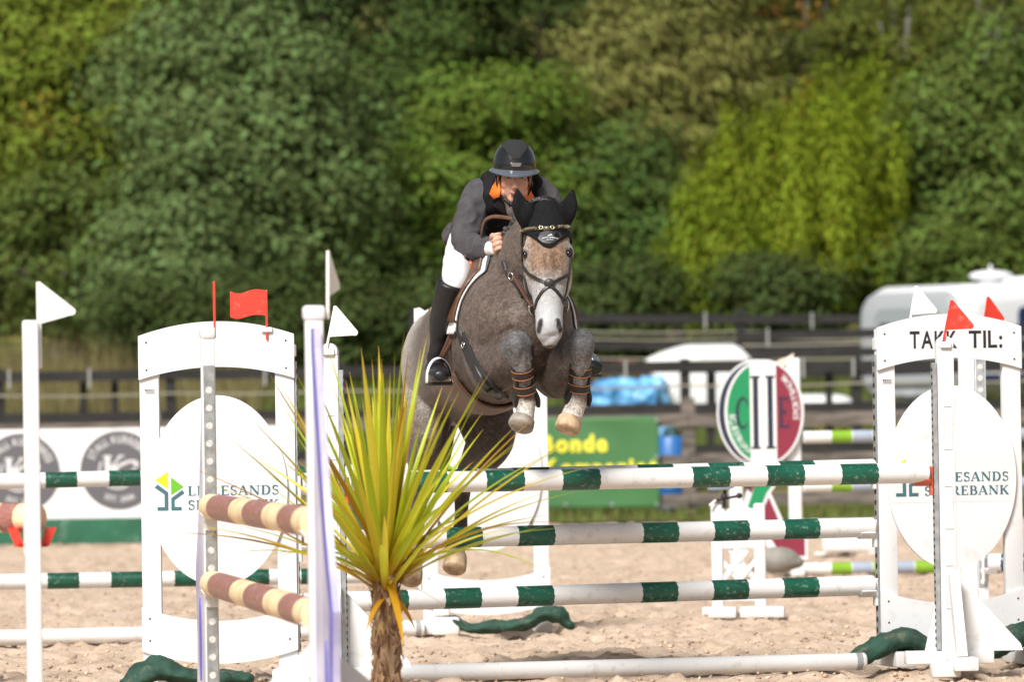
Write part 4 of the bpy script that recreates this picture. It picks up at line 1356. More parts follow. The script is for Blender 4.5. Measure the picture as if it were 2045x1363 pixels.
# stand and poles behind the right wing -------------------------------------
def far_right():
    d = 30.2
    ppm = PXM(d)
    base = xat(1936, 1180, d)
    root = thing('jump_stand', 'broad white stand with red pennant behind the TAKK TIL wing', 'jump stand', (base, d, 0), R(-5))
    zt = P(1940, 597, d).z
    w = .17
    n = [( -.04, .1), (.043, .1), (.043, zt), (.03, zt - .012), (.016, zt - .018), (.0, zt - .006), (-.02, zt - .012), (-.04, zt)]
    MB().prism(n, -.02, .02).build('post', M_white, root)
    MB().box((-.10, .0, .62), (.115, .035, 1.15), bev=.004).build('side_board', M_white, root, auto=40)
    steel_strip(root, .075, -.012, .25, 1.50, .045, 'Y', step=.06)
    MB().box((.075, .006, .86), (.058, .03, 1.4), bev=.004).build('track_post', M_white, root, auto=40)
    MB().box((-.02, 0, .05), (.36, .5, .09), bev=.01).build('foot', M_whitew, root, auto=40)
    flag_tri(root, (.095, -.03, 1.62), M_red, mast=.175, tilt=11, size=.125, face=R(35))
    M_nb = mat('navy_paint', (.03, .055, .11), .35, var=.1)
    a = P(1975, 1124, d - .08); b = a + V((2.7, -.75, 0))
    pole('navy and white pole reaching right from behind the TAKK TIL wing', a, b, .045, [(.07, .22, M_nb), (.42, .57, M_nb), (.77, .92, M_nb), (1.12, 1.27, M_nb)], group='navy and white poles')
    cup(root, Matrix.Translation((.075, -.03, a.z - .01)) @ Matrix.Rotation(R(-15), 4, 'Z'))
    e = b + V((.06, 0, 0))
    s2 = thing('jump_stand', 'white stand beyond the right border holding the navy and white pole', 'jump stand', (e.x, e.y, 0))
    MB().box((.03, 0, .7), (.08, .06, 1.4), bev=.005).build('post', M_white, s2)
    MB().box((.03, 0, .035), (.1, .5, .07), bev=.01).build('foot', M_whitew, s2)
    # low white planks on the sand further back
    d2 = 47
    c = P(1690, 1085, d2)
    f = thing('white_filler', 'low white plastic filler lying behind the jump at right', 'jump filler', (c.x, d2, 0))
    zt2 = P(1690, 1036, d2).z
    MB().box((0, 0, zt2 - .05), (.62, .12, .09), bev=.02).build('top_board', M_whitew, f, auto=40)
    MB().box((0.05, 0, zt2 - .19), (.50, .10, .17), bev=.03).build('body', M_whitew, f, auto=40)
    for s in (-1, 1):
        MB().box((s * .22, 0, (zt2 - .275) / 2), (.10, .14, zt2 - .28), bev=.01).build('leg', M_whitew, f, auto=40)
far_right()
# ------------------------------------------------------------------ trees
def leaf_mesh(name, cen, nrm, lng, wid, droop=None):
    """many small leaves: a folded diamond each, at cen, facing nrm"""
    n = len(cen)
    nrm = nrm / np.maximum(1e-6, np.linalg.norm(nrm, axis=1, keepdims=True))
    t = RNG.normal(size=(n, 3))
    if droop is not None: t = t * (1 - droop[3]) + np.array(droop[:3]) * droop[3] * 2
    t -= nrm * (t * nrm).sum(1, keepdims=True)
    t /= np.maximum(1e-6, np.linalg.norm(t, axis=1, keepdims=True))
    s = np.cross(nrm, t)
    L_ = (lng * (.7 + .6 * RNG.random(n)))[:, None]; W = (wid * (.7 + .6 * RNG.random(n)))[:, None]
    a = cen - t * L_ * .5; b = cen + s * W * .5 - t * L_ * .05 + nrm * W * .15
    c = cen + t * L_ * .5 - nrm * L_ * .12; d = cen - s * W * .5 - t * L_ * .05 + nrm * W * .15
    co = np.stack([a, b, c, d], 1).reshape(-1, 3)
    me = bpy.data.meshes.new(name)
    me.vertices.add(4 * n); me.vertices.foreach_set('co', co.astype(np.float32).ravel())
    me.loops.add(4 * n); me.loops.foreach_set('vertex_index', np.arange(4 * n))
    me.polygons.add(n); me.polygons.foreach_set('loop_start', np.arange(n) * 4)
    me.update()
    return me

M_bark = mat('bark', (.075, .058, .045), .9, var=.35, vscale=6, bump=.6, bscale=18)
M_birch = mat('birch_bark', (.36, .33, .30), .8, var=.35, vscale=5, col2=(.5, .47, .43), bump=.3)

def tree(name, label, px, py, rx, ry, d, col, n_clump=90, per=130, leaf=.13, depth=None, droop=None, trunk=True, bark=None, group='trees behind the arena',
         clump=(.30, .62), aspect=.55, cat='tree', spiky=False, accent=None, lean=0.0, twigs=0):
    c = P(px, py, d); k = 1 / PXM(d)
    RX, RZ = rx * k, ry * k
    RY = depth or RX * .8
    g0 = float(terrain_z(c.x, d)) - .1
    root = thing(name, label, cat, (c.x, d, g0), 0, group)
    cz = c.z - g0
    # clumps of leaves in an uneven crown
    u = RNG.normal(size=(n_clump, 3)); u /= np.linalg.norm(u, axis=1, keepdims=True)
    u[:, 1] = np.where(RNG.random(n_clump) < .72, -np.abs(u[:, 1]), u[:, 1])
    rad = (.35 + .65 * RNG.random(n_clump) ** .45)
    lump = 1 + .22 * np.sin(u[:, 0] * 5 + px) * np.cos(u[:, 2] * 6 + py)
    cc = u * rad[:, None] * lump[:, None] * np.array([RX, RY, RZ])
    cr = clump[0] + (clump[1] - clump[0]) * RNG.random(n_clump)
    pts = []; nr = []
    for q, r in zip(cc, cr):
        m = int(per * (r / clump[1]) ** 1.6) + 8
        v = RNG.normal(size=(m, 3)); v /= np.linalg.norm(v, axis=1, keepdims=True)
        rr = r * (.30 + .75 * RNG.random(m) ** .5)
        if spiky:
            o = q + v * rr[:, None] * np.array([.38, .38, 1.7])
        else:
            o = q + v * rr[:, None] * np.array([1.25, 1.1, .72])
        pts.append(o)
        out = q / (np.linalg.norm(q) + 1e-6)
        nr.append(v * .85 + out * .30 + np.array([0, -.10, .45]) + RNG.normal(size=(m, 3)) * .30)
    pts = np.concatenate(pts); nr = np.concatenate(nr)
    pts[:, 2] += cz
    ok = pts[:, 2] > .02
    pts, nr = pts[ok], nr[ok]
    mt = mat('leaves_' + name + '_%d' % px, tuple(c_ * k_ * (.72 if name in ('background_tree', 'hedge_shrub') else 1) for c_, k_ in zip(col, (1.45, 1.45, 1.1))), .75, island=.42, trans=.14, spec=.15)  # back-row and shrub leaves darkened: shade of the deep gaps painted into the colour
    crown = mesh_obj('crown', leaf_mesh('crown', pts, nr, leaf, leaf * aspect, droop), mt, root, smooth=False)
    if accent:
        (ac, frac, sel) = accent
        idx = RNG.random(len(cc)) < frac
        pa = np.concatenate([q + RNG.normal(size=(60, 3)) * .22 + np.array([0, -.3, 0]) for q in cc[idx]])
        pa[:, 2] += cz
        mesh_obj('turning_leaves', leaf_mesh('turning_leaves', pa, RNG.normal(size=pa.shape) + np.array([0, -.5, .5]), leaf, leaf * aspect), mat('leaves_turning_%d' % px, ac, .75, island=.4, trans=.3), root, smooth=False)
    if trunk:
        mb = MB()
        h = cz + RZ * .55
        r0 = max(.07, RX * .075)
        mb.loft([(0, 0, -.25), (.05 + lean * .2, 0, h * .3), (-.06 + lean * .6, .05, h * .65), (.05 + lean, 0, h)], [r0 * 1.4, r0, r0 * .7, r0 * .2], n=10, sub=4)
        mb.build('trunk', bark or M_bark, root, smooth=True)
        for kk in range(9):
            q = cc[kk % len(cc)]; z0 = h * random.uniform(.22, .7)
            b = MB(); e = V((q[0] * .9, q[1] * .9, max(z0 + .2, q[2] + cz)))
            s = V((0, 0, z0)); mid = (s + e) / 2 + V((0, 0, .2))
            b.loft([s, mid, e], [r0 * .5, r0 * .3, r0 * .08], n=7, sub=4)
            b.build('limb', bark or M_bark, root, smooth=True)
    for kk in range(twigs):
        b = MB(); s = V((random.uniform(-.5, .5) * RX, -RY * .8, cz + random.uniform(-.7, .0) * RZ))
        e = s + V((random.uniform(-.5, .9), random.uniform(-.3, .1), random.uniform(-.1, .5)))
        b.loft([s, (s + e) / 2 + V((0, 0, .12)), e], [.022, .016, .006], n=6, sub=3); b.build('twig', M_bark, root, smooth=True)
    return root

# back row
tree('background_tree', 'dark tree filling the gap at the upper left corner', 60, 40, 330, 330, 103, (.050, .066, .014), 90, 120, .17)
tree('background_tree', 'dark green tree behind the large grey-green alder', 430, 30, 300, 330, 106, (.040, .060, .018), 90, 120, .17)
tree('background_tree', 'darkest tree at the top centre left of the rider', 790, 90, 300, 400, 104, (.034, .056, .016), 110, 120, .17)
tree('background_tree', 'dark leafy tree at the top above the rider', 1090, 60, 290, 380, 104, (.038, .058, .014), 100, 120, .17)
tree('background_tree', 'shaded tree behind the olive willow', 1420, 250, 300, 420, 112, (.044, .058, .014), 110, 120, .18)
tree('background_tree', 'dark tree with orange turning leaves above the yellow bush', 1610, 120, 200, 270, 108, (.060, .070, .016), 80, 120, .17, accent=((.30, .14, .015), .10, 0), bark=M_birch)
tree('birch_tree', 'birch with a pale bare trunk at the upper right', 1812, 140, 190, 240, 104, (.070, .078, .016), 60, 110, .15, bark=M_birch)
tree('birch_tree', 'birch with a thin pale trunk nearest the upper right corner', 1975, 110, 170, 250, 106, (.080, .092, .018), 60, 110, .15, bark=M_birch)
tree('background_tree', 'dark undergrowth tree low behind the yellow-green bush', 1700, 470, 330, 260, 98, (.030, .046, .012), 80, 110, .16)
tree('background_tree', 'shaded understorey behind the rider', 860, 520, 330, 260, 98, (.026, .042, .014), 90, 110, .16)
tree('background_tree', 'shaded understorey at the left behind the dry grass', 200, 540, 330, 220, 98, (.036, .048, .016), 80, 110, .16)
for px_, py_, lab in ((250, -30, 'far tree closing the view above the yellow-green tree'), (600, -20, 'far tree closing the view above the grey-green alder'), (1000, -60, 'far tree closing the view above the helmet'), (1230, -40, 'far tree closing the view between the rider and the willow'),
                      (1500, -30, 'far tree closing the view right of the willow'), (1730, 0, 'far tree closing the view left of the birch trunk'), (1990, -10, 'far tree closing the view in the upper right corner')):
    tree('background_tree', lab, px_, py_, 260, 330, 122, (.036, .052, .014), 90, 110, .20, clump=(.5, .95))
for px_, d_, lab in ((-420, 95, 'dark tree beyond the left border'), (-800, 100, 'second dark tree beyond the left border'), (2420, 95, 'dark tree beyond the right border'), (2800, 100, 'second dark tree beyond the right border')):
    tree('background_tree', lab, px_, 250, 330, 420, d_, (.050, .070, .018), 90, 150, .20, clump=(.5, .95))
# front row
tree('broadleaf_tree', 'yellow-green broadleaf tree at the left edge', 110, 210, 260, 310, 90, (.092, .116, .016), 125, 300, .135, clump=(.40, .9), accent=((.26, .20, .02), .05, 0))
tree('broadleaf_tree', 'dusky lower tree with bare twigs left of the alder', 150, 500, 190, 170, 87, (.060, .082, .022), 70, 140, .13, twigs=14)
tree('alder_tree', 'large grey-green alder left of the rider', 490, 330, 250, 370, 86, (.078, .112, .046), 150, 330, .135, clump=(.40, .95))
tree('alder_tree', 'grey-green alder branches hanging low behind the red flag', 360, 560, 150, 150, 84, (.076, .108, .046), 45, 300, .13, clump=(.35, .8))
tree('broadleaf_tree', 'dark green tree between the alder and the rider', 770, 330, 170, 340, 92, (.046, .072, .020), 90, 280, .135, clump=(.38, .9))
tree('broadleaf_tree', 'bright mid-green tree right behind the rider', 1000, 380, 190, 260, 88, (.072, .108, .018), 95, 300, .13, clump=(.38, .85))
tree('broadleaf_tree', 'dark green tree between the rider and the yellow bush', 1230, 440, 150, 200, 88, (.050, .080, .022), 75, 280, .13, clump=(.38, .85))
tree('willow_tree', 'olive willow with drooping leaves above the yellow-green bush', 1330, 170, 220, 260, 94, (.125, .125, .042), 140, 170, .20, droop=(.5, 0, -.8, .6), aspect=.26)
tree('yellow_bush', 'big yellow-green willow bush with upright shoots', 1590, 440, 215, 200, 84, (.150, .185, .016), 190, 300, .14, droop=(0, 0, 1, .8), aspect=.20, spiky=True, clump=(.35, .7), trunk=False, cat='bush', group='bushes behind the arena')
tree('yellow_bush', 'lower left skirt of yellow-green bush beside the paddock fence', 1420, 540, 110, 110, 83, (.130, .168, .016), 70, 260, .14, droop=(0, 0, 1, .8), aspect=.20, spiky=True, clump=(.3, .55), trunk=False, cat='bush', group='bushes behind the arena')
tree('yellow_bush', 'taller right shoulder of yellow-green bush under the birch', 1750, 350, 120, 190, 86, (.140, .178, .016), 90, 280, .14, droop=(0, 0, 1, .8), aspect=.20, spiky=True, clump=(.35, .65), trunk=False, cat='bush', group='bushes behind the arena')
tree('maple_tree', 'dark maple with pointed leaf clumps at the right edge', 1945, 350, 160, 270, 85, (.066, .094, .024), 100, 300, .14, clump=(.38, .85), droop=(.2, -.3, -.8, .4))
tree('maple_tree', 'low green foliage behind the caravan roof', 1890, 540, 190, 90, 84, (.058, .082, .018), 60, 140, .13)
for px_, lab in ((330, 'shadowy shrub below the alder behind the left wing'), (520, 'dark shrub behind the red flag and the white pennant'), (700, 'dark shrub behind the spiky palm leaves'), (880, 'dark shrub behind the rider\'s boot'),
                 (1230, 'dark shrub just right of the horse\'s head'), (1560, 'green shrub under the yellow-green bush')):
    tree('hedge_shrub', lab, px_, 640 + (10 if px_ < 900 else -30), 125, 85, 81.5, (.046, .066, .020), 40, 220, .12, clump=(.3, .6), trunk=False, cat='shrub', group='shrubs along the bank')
# weeds by the fence
def weeds(name, label, px, py, d, n, h, col, w=.05):
    c = P(px, py, d); g0 = float(terrain_z(c.x, d))
    root = thing(name, label, 'weed', (c.x, d, g0), 0, 'weeds along the bank')
    for k in range(n):
        b = MB(); x, y = random.uniform(-.35, .35), random.uniform(-.2, .2); hh = h * random.uniform(.7, 1.1)
        b.loft([(x, y, -.05), (x + random.uniform(-.1, .1), y, hh * .5), (x + random.uniform(-.2, .2), y, hh)], [.012, .009, .004], n=6, sub=3)
        b.build('stem', M_bark, root, smooth=True)
    p = np.stack([RNG.normal(size=n * 50) * .25, RNG.normal(size=n * 50) * .15, h * (.35 + .7 * RNG.random(n * 50))], -1)
    mesh_obj('foliage', leaf_mesh('foliage', p, RNG.normal(size=p.shape) + np.array([0, -.4, .5]), .10, .05), mat('weed_leaves_%d' % px, col, .8, island=.4, trans=.3), root, smooth=False)
weeds('tall_weed', 'reddish tall weed left of the white trailer lid', 1265, 690, 77, 9, 1.0, (.20, .10, .055))
weeds('tall_weed', 'green weeds below the paddock fence beside the horse', 1190, 700, 76, 8, .7, (.10, .13, .03))
weeds('tall_weed', 'yellowing weeds seen below the black rail at the left', 150, 800, 69.8, 10, .75, (.17, .14, .025))
weeds('tall_weed', 'yellow weeds seen through the opening of the left wing', 350, 790, 69.8, 10, .8, (.19, .15, .025))
weeds('tall_weed', 'yellow weeds behind the black fence at the right of the oval sign', 1650, 760, 70.2, 9, .6, (.19, .16, .03))
weeds('tall_weed', 'green weeds behind the black fence at the far left', 40, 790, 70, 9, .8, (.11, .13, .03))

# ------------------------------------------------------------------ spiky plant at the front
def spiky_plant():
    d = 21.8
    top = P(770, 1150, d)
    root = thing('spiky_palm', 'yellow-green spiky leaved palm with a shaggy brown trunk in front of the jump', 'palm', (P(772, 1363, d).x, d, 0))
    M_trunk = mat('fibrous_trunk', (.20, .12, .065), .95, var=.5, vscale=16, col2=(.36, .24, .14), stretch=(1, 1, .35), bump=.8, bscale=40)
    h = top.z; tx = top.x - root.location.x
    mb = MB(); mb.loft([(0, 0, 0), (.005, 0, h * .5), (tx, 0, h * .92), (tx, 0, h + .02)], [.055, .05, .045, .035], n=16, sub=5)
    mb.build('trunk', M_trunk, root, smooth=True)
    sc = MB()
    for k in range(520):
        z = random.uniform(.01, h * .98); a = random.uniform(0, 2 * PI)
        r = .047 + .002 * math.sin(z * 40)
        c = V((tx * min(1, z / h), 0, z)); o = V((math.cos(a), math.sin(a), 0)); t = V((-math.sin(a), math.cos(a), 0))
        L_ = random.uniform(.03, .075); w = random.uniform(.007, .016); fl = random.uniform(.006, .03)
        b0 = c + o * (r - .006)
        tipv = c + o * (r + fl) + V((0, 0, L_ * random.choice((1, 1, -.8)))) + t * random.uniform(-.012, .012)
        sc.add([b0 - t * w, b0 + t * w, tipv, b0 + o * .010 + V((0, 0, L_ * .3))], [(0, 1, 3), (1, 2, 3), (2, 0, 3), (0, 2, 1)])
    s_ = sc.build('bark_fibres', mat('bark_fibre', (.26, .15, .08), .95, island=.55), root)
    tag(s_, kind='stuff')
    # leaf shapes: sword blades bending by different amounts
    metas = []
    for v in range(9):
        bend = (-.02, .02, .05, .10, .18, .28, .42, .6, .8)[v]
        n = 10; vs = []; fs = []
        for i in range(n + 1):
            u = i / n
            wd = (.010 + .010 * min(1, u / .15)) * (1 - .25 * u) * (1 - max(0, (u - .55) / .45) ** 1.3 * .96)
            x = u * math.cos(bend * u * .6); z = -bend * u * u * .55
            vs += [(x, -wd, z + wd * .5), (x, 0, z), (x, wd, z + wd * .5)]
        for i in range(n):
            a = i * 3
            fs += [(a, a + 1, a + 4, a + 3), (a + 1, a + 2, a + 5, a + 4)]
        me = MB().add(vs, fs).mesh('leaf')
        metas.append(me)
    def leafmat(nm, c0, c1):
        m = mat(nm, c0, .38, trans=.35, spec=.4)
        N, L = m.node_tree.nodes, m.node_tree.links
        tc = N.new('ShaderNodeTexCoord'); sx = N.new('ShaderNodeSeparateXYZ'); L.new(tc.outputs['Object'], sx.inputs[0])
        oi = N.new('ShaderNodeObjectInfo')
        rp = N.new('ShaderNodeValToRGB'); e = rp.color_ramp.elements
        e[0].position = 0; e[0].color = (.58, .30, .02, 1)
        e[1].position = 1; e[1].color = (*c1, 1)
        for p_, c_ in ((.10, (.50, .34, .02)), (.26, c0), (.86, c0)):
            q = e.new(p_); q.color = (*c_, 1)
        L.new(sx.outputs[0], rp.inputs[0])
        hsv = N.new('ShaderNodeHueSaturation')
        mr = N.new('ShaderNodeMapRange'); mr.inputs['To Min'].default_value = .7; mr.inputs['To Max'].default_value = 1.25
        L.new(oi.outputs['Random'], mr.inputs[0]); L.new(mr.outputs[0], hsv.inputs['Value']); L.new(rp.outputs[0], hsv.inputs['Color'])
        L.new(hsv.outputs[0], N['Principled BSDF'].inputs['Base Color'])
        for nd in N:
            if nd.type == 'BSDF_TRANSLUCENT': L.new(hsv.outputs[0], nd.inputs[0])
        return m
    LM = [leafmat('palm_leaf_green', (.47, .55, .03), (.60, .40, .03)), leafmat('palm_leaf_lime', (.66, .68, .05), (.66, .46, .04)), leafmat('palm_leaf_yellow', (.80, .66, .06), (.62, .38, .07)), leafmat('palm_leaf_orange', (.62, .33, .02), (.40, .24, .09))]
    mm = {}
    apex = V((tx, 0, h))
    def put_leaf(ang, az, L_, v, k, tw=None):
        key = (v, k)
        if key not in mm:
            m2 = metas[v].copy(); m2.materials.append(LM[k]); m2.shade_smooth(); mm[key] = m2
        o = bpy.data.objects.new('leaf', mm[key]); link(o, root)
        # ang: from vertical, az: around the stem
        o.location = apex + V((math.cos(az) * .02, math.sin(az) * .02, random.uniform(-.05, .05) - .03 * ang))
        o.rotation_euler = (0, -(PI / 2 - ang), az)
        o.scale = (L_, random.uniform(.55, 1.0), random.uniform(.9, 1.1) * L_)
    N_ = 110
    for i in range(N_):
        az = i * 2.39996 + random.uniform(-.2, .2)
        u = (i + .5) / N_
        ang = R(2 + 64 * u ** 1.1) + random.uniform(-.08, .08)
        L_ = random.uniform(.68, 1.0) * (1 - .10 * u)
        sidey = abs(math.sin(az))
        k = random.choices((0, 1, 2, 3), (5, 4, 2 + 1.5 * u, .5 + 3 * max(0, u - .55)))[0]
        v = min(8, int(u * 6 + random.uniform(0, 2.4)))
        put_leaf(ang, az, L_, v, k)
    for i in range(5):   # old drooping ones below
        put_leaf(R(random.uniform(92, 112)), random.uniform(0, 2 * PI), random.uniform(.25, .42), random.choice((5, 6, 7)), random.choice((2, 3, 3)))
spiky_plant()
# ------------------------------------------------------------------ horse
def proj(co):
    v = co - np.array(CAM)
    z = v @ np.array(_fw)
    return W_PX / 2 + F_PX * (v @ np.array(_rt)) / z, H_PX / 2 - F_PX * (v @ np.array(_up)) / z

def inpoly(px, py, poly):
    ins = np.zeros(len(px), bool)
    n = len(poly)
    for i in range(n):
        x0, y0 = poly[i]; x1, y1 = poly[(i + 1) % n]
        c = ((y0 > py) != (y1 > py))
        with np.errstate(divide='ignore', invalid='ignore'):
            xi = (x1 - x0) * (py - y0) / (y1 - y0 + 1e-12) + x0
        ins ^= c & (px < xi)
    return ins

def wgt(co, c, r0, r1):
    d = np.linalg.norm(co - np.array(c), axis=1)
    return 1 - sstep(r0, r1, d)

def paint(me, col, name='coat', amt=None):
    a = me.color_attributes.new(name, 'FLOAT_COLOR', 'POINT')
    a.data.foreach_set('color', np.concatenate([np.clip(col, 0, 1), (np.ones(len(col)) if amt is None else amt)[:, None]], 1).astype(np.float32).ravel())

def attr_mat(name, attr, rough, n_scale, n_amt, fine=None, bump=.15, bscale=200, spec=.3, sheen=0, sss=0):
    m = bpy.data.materials.new(name); m.use_nodes = True
    N, L = m.node_tree.nodes, m.node_tree.links
    b = N['Principled BSDF']; b.inputs['Roughness'].default_value = rough; b.inputs['Specular IOR Level'].default_value = spec
    b.inputs['Sheen Weight'].default_value = sheen
    if sss:
        b.inputs['Subsurface Weight'].default_value = sss; b.inputs['Subsurface Radius'].default_value = (.012, .005, .003); b.inputs['Subsurface Scale'].default_value = .5
    at = N.new('ShaderNodeAttribute'); at.attribute_name = attr
    tc = N.new('ShaderNodeTexCoord')
    out = at.outputs['Color']
    for sc_, am in ((n_scale, n_amt), fine or (0, 0)):
        if not sc_: continue
        n = N.new('ShaderNodeTexNoise'); n.inputs['Scale'].default_value = sc_; n.inputs['Detail'].default_value = 5; n.inputs['Roughness'].default_value = .65
        L.new(tc.outputs['Object'], n.inputs['Vector'])
        mr = N.new('ShaderNodeMapRange'); mr.inputs['From Min'].default_value = .3; mr.inputs['From Max'].default_value = .7
        mr.inputs['To Min'].default_value = 1 - am; mr.inputs['To Max'].default_value = 1 + am
        L.new(n.outputs['Fac'], mr.inputs[0])
        mx = N.new('ShaderNodeMix'); mx.data_type = 'RGBA'; mx.blend_type = 'MULTIPLY'; L.new(at.outputs['Alpha'], mx.inputs['Factor'])
        L.new(out, mx.inputs['A']); L.new(mr.outputs[0], mx.inputs['B']); out = mx.outputs['Result']
    L.new(out, b.inputs['Base Color'])
    n = N.new('ShaderNodeTexNoise'); n.inputs['Scale'].default_value = bscale; n.inputs['Detail'].default_value = 3
    L.new(tc.outputs['Object'], n.inputs['Vector'])
    bp = N.new('ShaderNodeBump'); bp.inputs['Strength'].default_value = bump; bp.inputs['Distance'].default_value = .004
    L.new(n.outputs['Fac'], bp.inputs['Height']); L.new(bp.outputs[0], b.inputs['Normal'])
    return m

HEAD = V((P(905, 725, 26.75) - P(1045, 668, 25.25)).xy.to_3d()) * -1
HEAD.normalize()
LAT = V((-HEAD.y, HEAD.x, 0))            # horse's left, image right
if LAT.x < 0: LAT = -LAT
HLAT = V((1, .04, -.012)).normalized()
horse_base = V((P(960, 700, 26.0).x, 26.0, 0))
HORSE = thing('horse', 'dappled grey-brown horse jumping towards the viewer with its forelegs tucked', 'horse', (0, 0, 0))

hb = MB()
def sec(rows, side=LAT, n=26, sub=5, cap=.7):
    hb.loft([P(*r[:3]) for r in rows], [(r[3], r[4]) if len(r) > 4 else (r[3], r[3]) for r in rows], side=side, n=n, sub=sub, cap=cap)
# trunk
sec([(898, 745, 27.28, .12, .17), (897, 738, 27.12, .215, .27), (905, 726, 26.8, .245, .275), (926, 712, 26.45, .245, .285), (952, 694, 26.12, .25, .305),
     (980, 676, 25.8, .238, .325), (1010, 660, 25.52, .225, .295), (1038, 658, 25.3, .20, .235), (1052, 664, 25.16, .15, .17)])
# withers and neck
sec([(965, 590, 26.05, .10, .16), (990, 585, 25.8, .13, .20), (1020, 580, 25.58, .155, .24), (1048, 530, 25.4, .125, .21), (1071, 478, 25.22, .098, .165), (1087, 440, 25.08, .074, .115), (1093, 424, 25.02, .056, .08)])
# breast muscles and shoulders
for px, py, d, r in ((1012, 690, 25.28, (.13, .10, .17)), (1085, 692, 25.28, (.13, .10, .17)), (975, 660, 25.52, (.12, .20, .22)), (1100, 650, 25.45, (.10, .18, .18))):
    hb.ell(P(px, py, d), r)
# haunches
hb.ell(P(858, 740, 26.98), (.135, .27, .27)); hb.ell(P(948, 745, 26.92), (.14, .26, .26))
# head
def headpt(t, back=0.0, side=0.0):
    a = P(1093, 408, 24.99); b = P(1098, 676, 24.70)
    ax_ = (b - a); p = a + ax_ * t
    fwd = ax_.normalized().cross(HLAT); fwd = fwd if fwd.y < 0 else -fwd
    return p - fwd * back + HLAT * side
hrows = [(0.03, .058, .070, .02), (.14, .078, .088, .03), (.26, .100, .105, .045), (.36, .109, .112, .055), (.47, .094, .112, .058), (.58, .079, .098, .05), (.70, .068, .080, .04), (.82, .060, .066, .032), (.91, .060, .060, .03), (.97, .052, .050, .028), (1.0, .036, .034, .03)]
hb.loft([headpt(t, bk) for t, a, b_, bk in hrows], [(a, b_) for t, a, b_, bk in hrows], side=HLAT, n=28, sub=4, cap=.6)
for s in (-1, 1):
    hb.ell(headpt(.44, .10, s * .062), (.048, .085, .12))            # jaw
    hb.ell(headpt(.345, .025, s * .092), (.026, .034, .032))          # brow over the eye
    hb.ell(headpt(.915, .0, s * .036), (.024, .030, .034))            # nostril wings
hb.ell(headpt(.995, .045, 0), (.036, .036, .03))                      # lower lip and chin
hb.ell(headpt(.56, -.022, 0), (.030, .03, .12)); hb.ell(headpt(.28, -.03, 0), (.06, .03, .07))
# legs
def leg(rows): sec(rows, side=LAT, n=18, sub=5, cap=.6)
leg([(985, 680, 25.46, .15, .17), (985, 733, 25.30, .115, .125), (1008, 724, 25.13, .085, .09), (1034, 692, 24.97, .060, .058)])
leg([(1032, 676, 24.98, .052, .05), (1035, 692, 24.965, .066, .062), (1039, 714, 24.965, .056, .056), (1044, 738, 24.975, .042, .045), (1048, 770, 25.0, .036, .042), (1051, 800, 25.03, .044, .05), (1049, 822, 25.03, .042, .045), (1046, 838, 25.01, .048, .048)])
leg([(1096, 695, 25.46, .145, .16), (1112, 748, 25.30, .105, .115), (1136, 726, 25.13, .082, .085), (1158, 690, 24.97, .058, .056)])
leg([(1159, 672, 24.98, .052, .05), (1160, 688, 24.965, .064, .062), (1160, 712, 24.965, .052, .054), (1159, 738, 24.975, .040, .044), (1157, 768, 25.0, .035, .042), (1154, 796, 25.03, .044, .05), (1147, 818, 25.03, .045, .045), (1141, 834, 25.01, .050, .048)])
leg([(945, 740, 26.9, .15, .25), (972, 835, 26.62, .125, .20), (982, 868, 26.58, .105, .16), (952, 918, 26.78, .070, .105), (928, 958, 26.98, .046, .068), (923, 985, 27.05, .040, .055), (921, 1030, 27.08, .032, .040), (918, 1072, 27.1, .040, .046), (914, 1096, 27.07, .037, .042), (911, 1108, 27.05, .044, .046)])
leg([(868, 745, 26.98, .15, .25), (852, 840, 26.68, .115, .20), (848, 880, 26.66, .095, .16), (842, 930, 26.88, .066, .10), (838, 972, 27.1, .046, .068), (836, 1005, 27.18, .040, .055), (833, 1060, 27.22, .032, .040), (830, 1108, 27.25, .040, .046), (826, 1126, 27.22, .037, .042), (824, 1136, 27.2, .044, .046)])
hme = organic(hb, .0085, 6)
co = arr(hme).copy(); nm = normals(hme).copy()
def push(c, r, amt):
    global co
    d = np.linalg.norm(co - np.array(c), axis=1)
    co = co - nm * (np.clip(1 - d / r, 0, 1) ** 2 * amt)[:, None]
# nostrils, eye hollows, mouth, muscle creases
tree0 = BVHTree.FromPolygons([tuple(p) for p in co], [tuple(p.vertices) for p in hme.polygons])
def hit0(px, py, t=None):
    v = (P(px, py, 20) - CAM).normalized()
    r = (t or tree0).ray_cast(CAM, v)
    return (r[0], r[1]) if r[0] is not None else (P(px, py, 25.2), V((0, -1, 0)))
NOS = [hit0(1078, 649)[0], hit0(1117, 648)[0]]
EYE = [hit0(1047, 509)[0], hit0(1137, 506)[0]]
for q in NOS: push(q, .030, .022); push(q + V((0, 0, -.016)), .026, .018); push(q + V((0, 0, .014)), .02, .008)
for q in EYE: push(q, .034, .014)
for k in range(9):
    push(hit0(1080 + 4.2 * k, 671 + (1.5 if abs(k - 4) > 2 else 0))[0], .012, .006)
for a_, b_ in (((1055, 690), (1058, 800)), ((985, 560), (962, 690))):
    for k in range(40):
        u = k / 39
        push(hit0(a_[0] + (b_[0] - a_[0]) * u, a_[1] + (b_[1] - a_[1]) * u)[0], .05, .0022)
for line in ([(955, 700), (978, 680), (1004, 664), (1024, 655)], [(948, 752), (972, 776), (1000, 776), (1024, 742)], [(1072, 722), (1082, 764), (1104, 792), (1132, 796)], [(1080, 690), (1106, 672), (1136, 664)],
             [(1010, 545), (1000, 600), (1004, 650)], [(940, 600), (930, 660), (925, 720)], [(1046, 700), (1036, 740), (1040, 790)]):
    for q in crpath([(float(a_), float(b_)) for a_, b_ in line], 14):
        push(hit0(q[0], q[1])[0], .032, .0030)
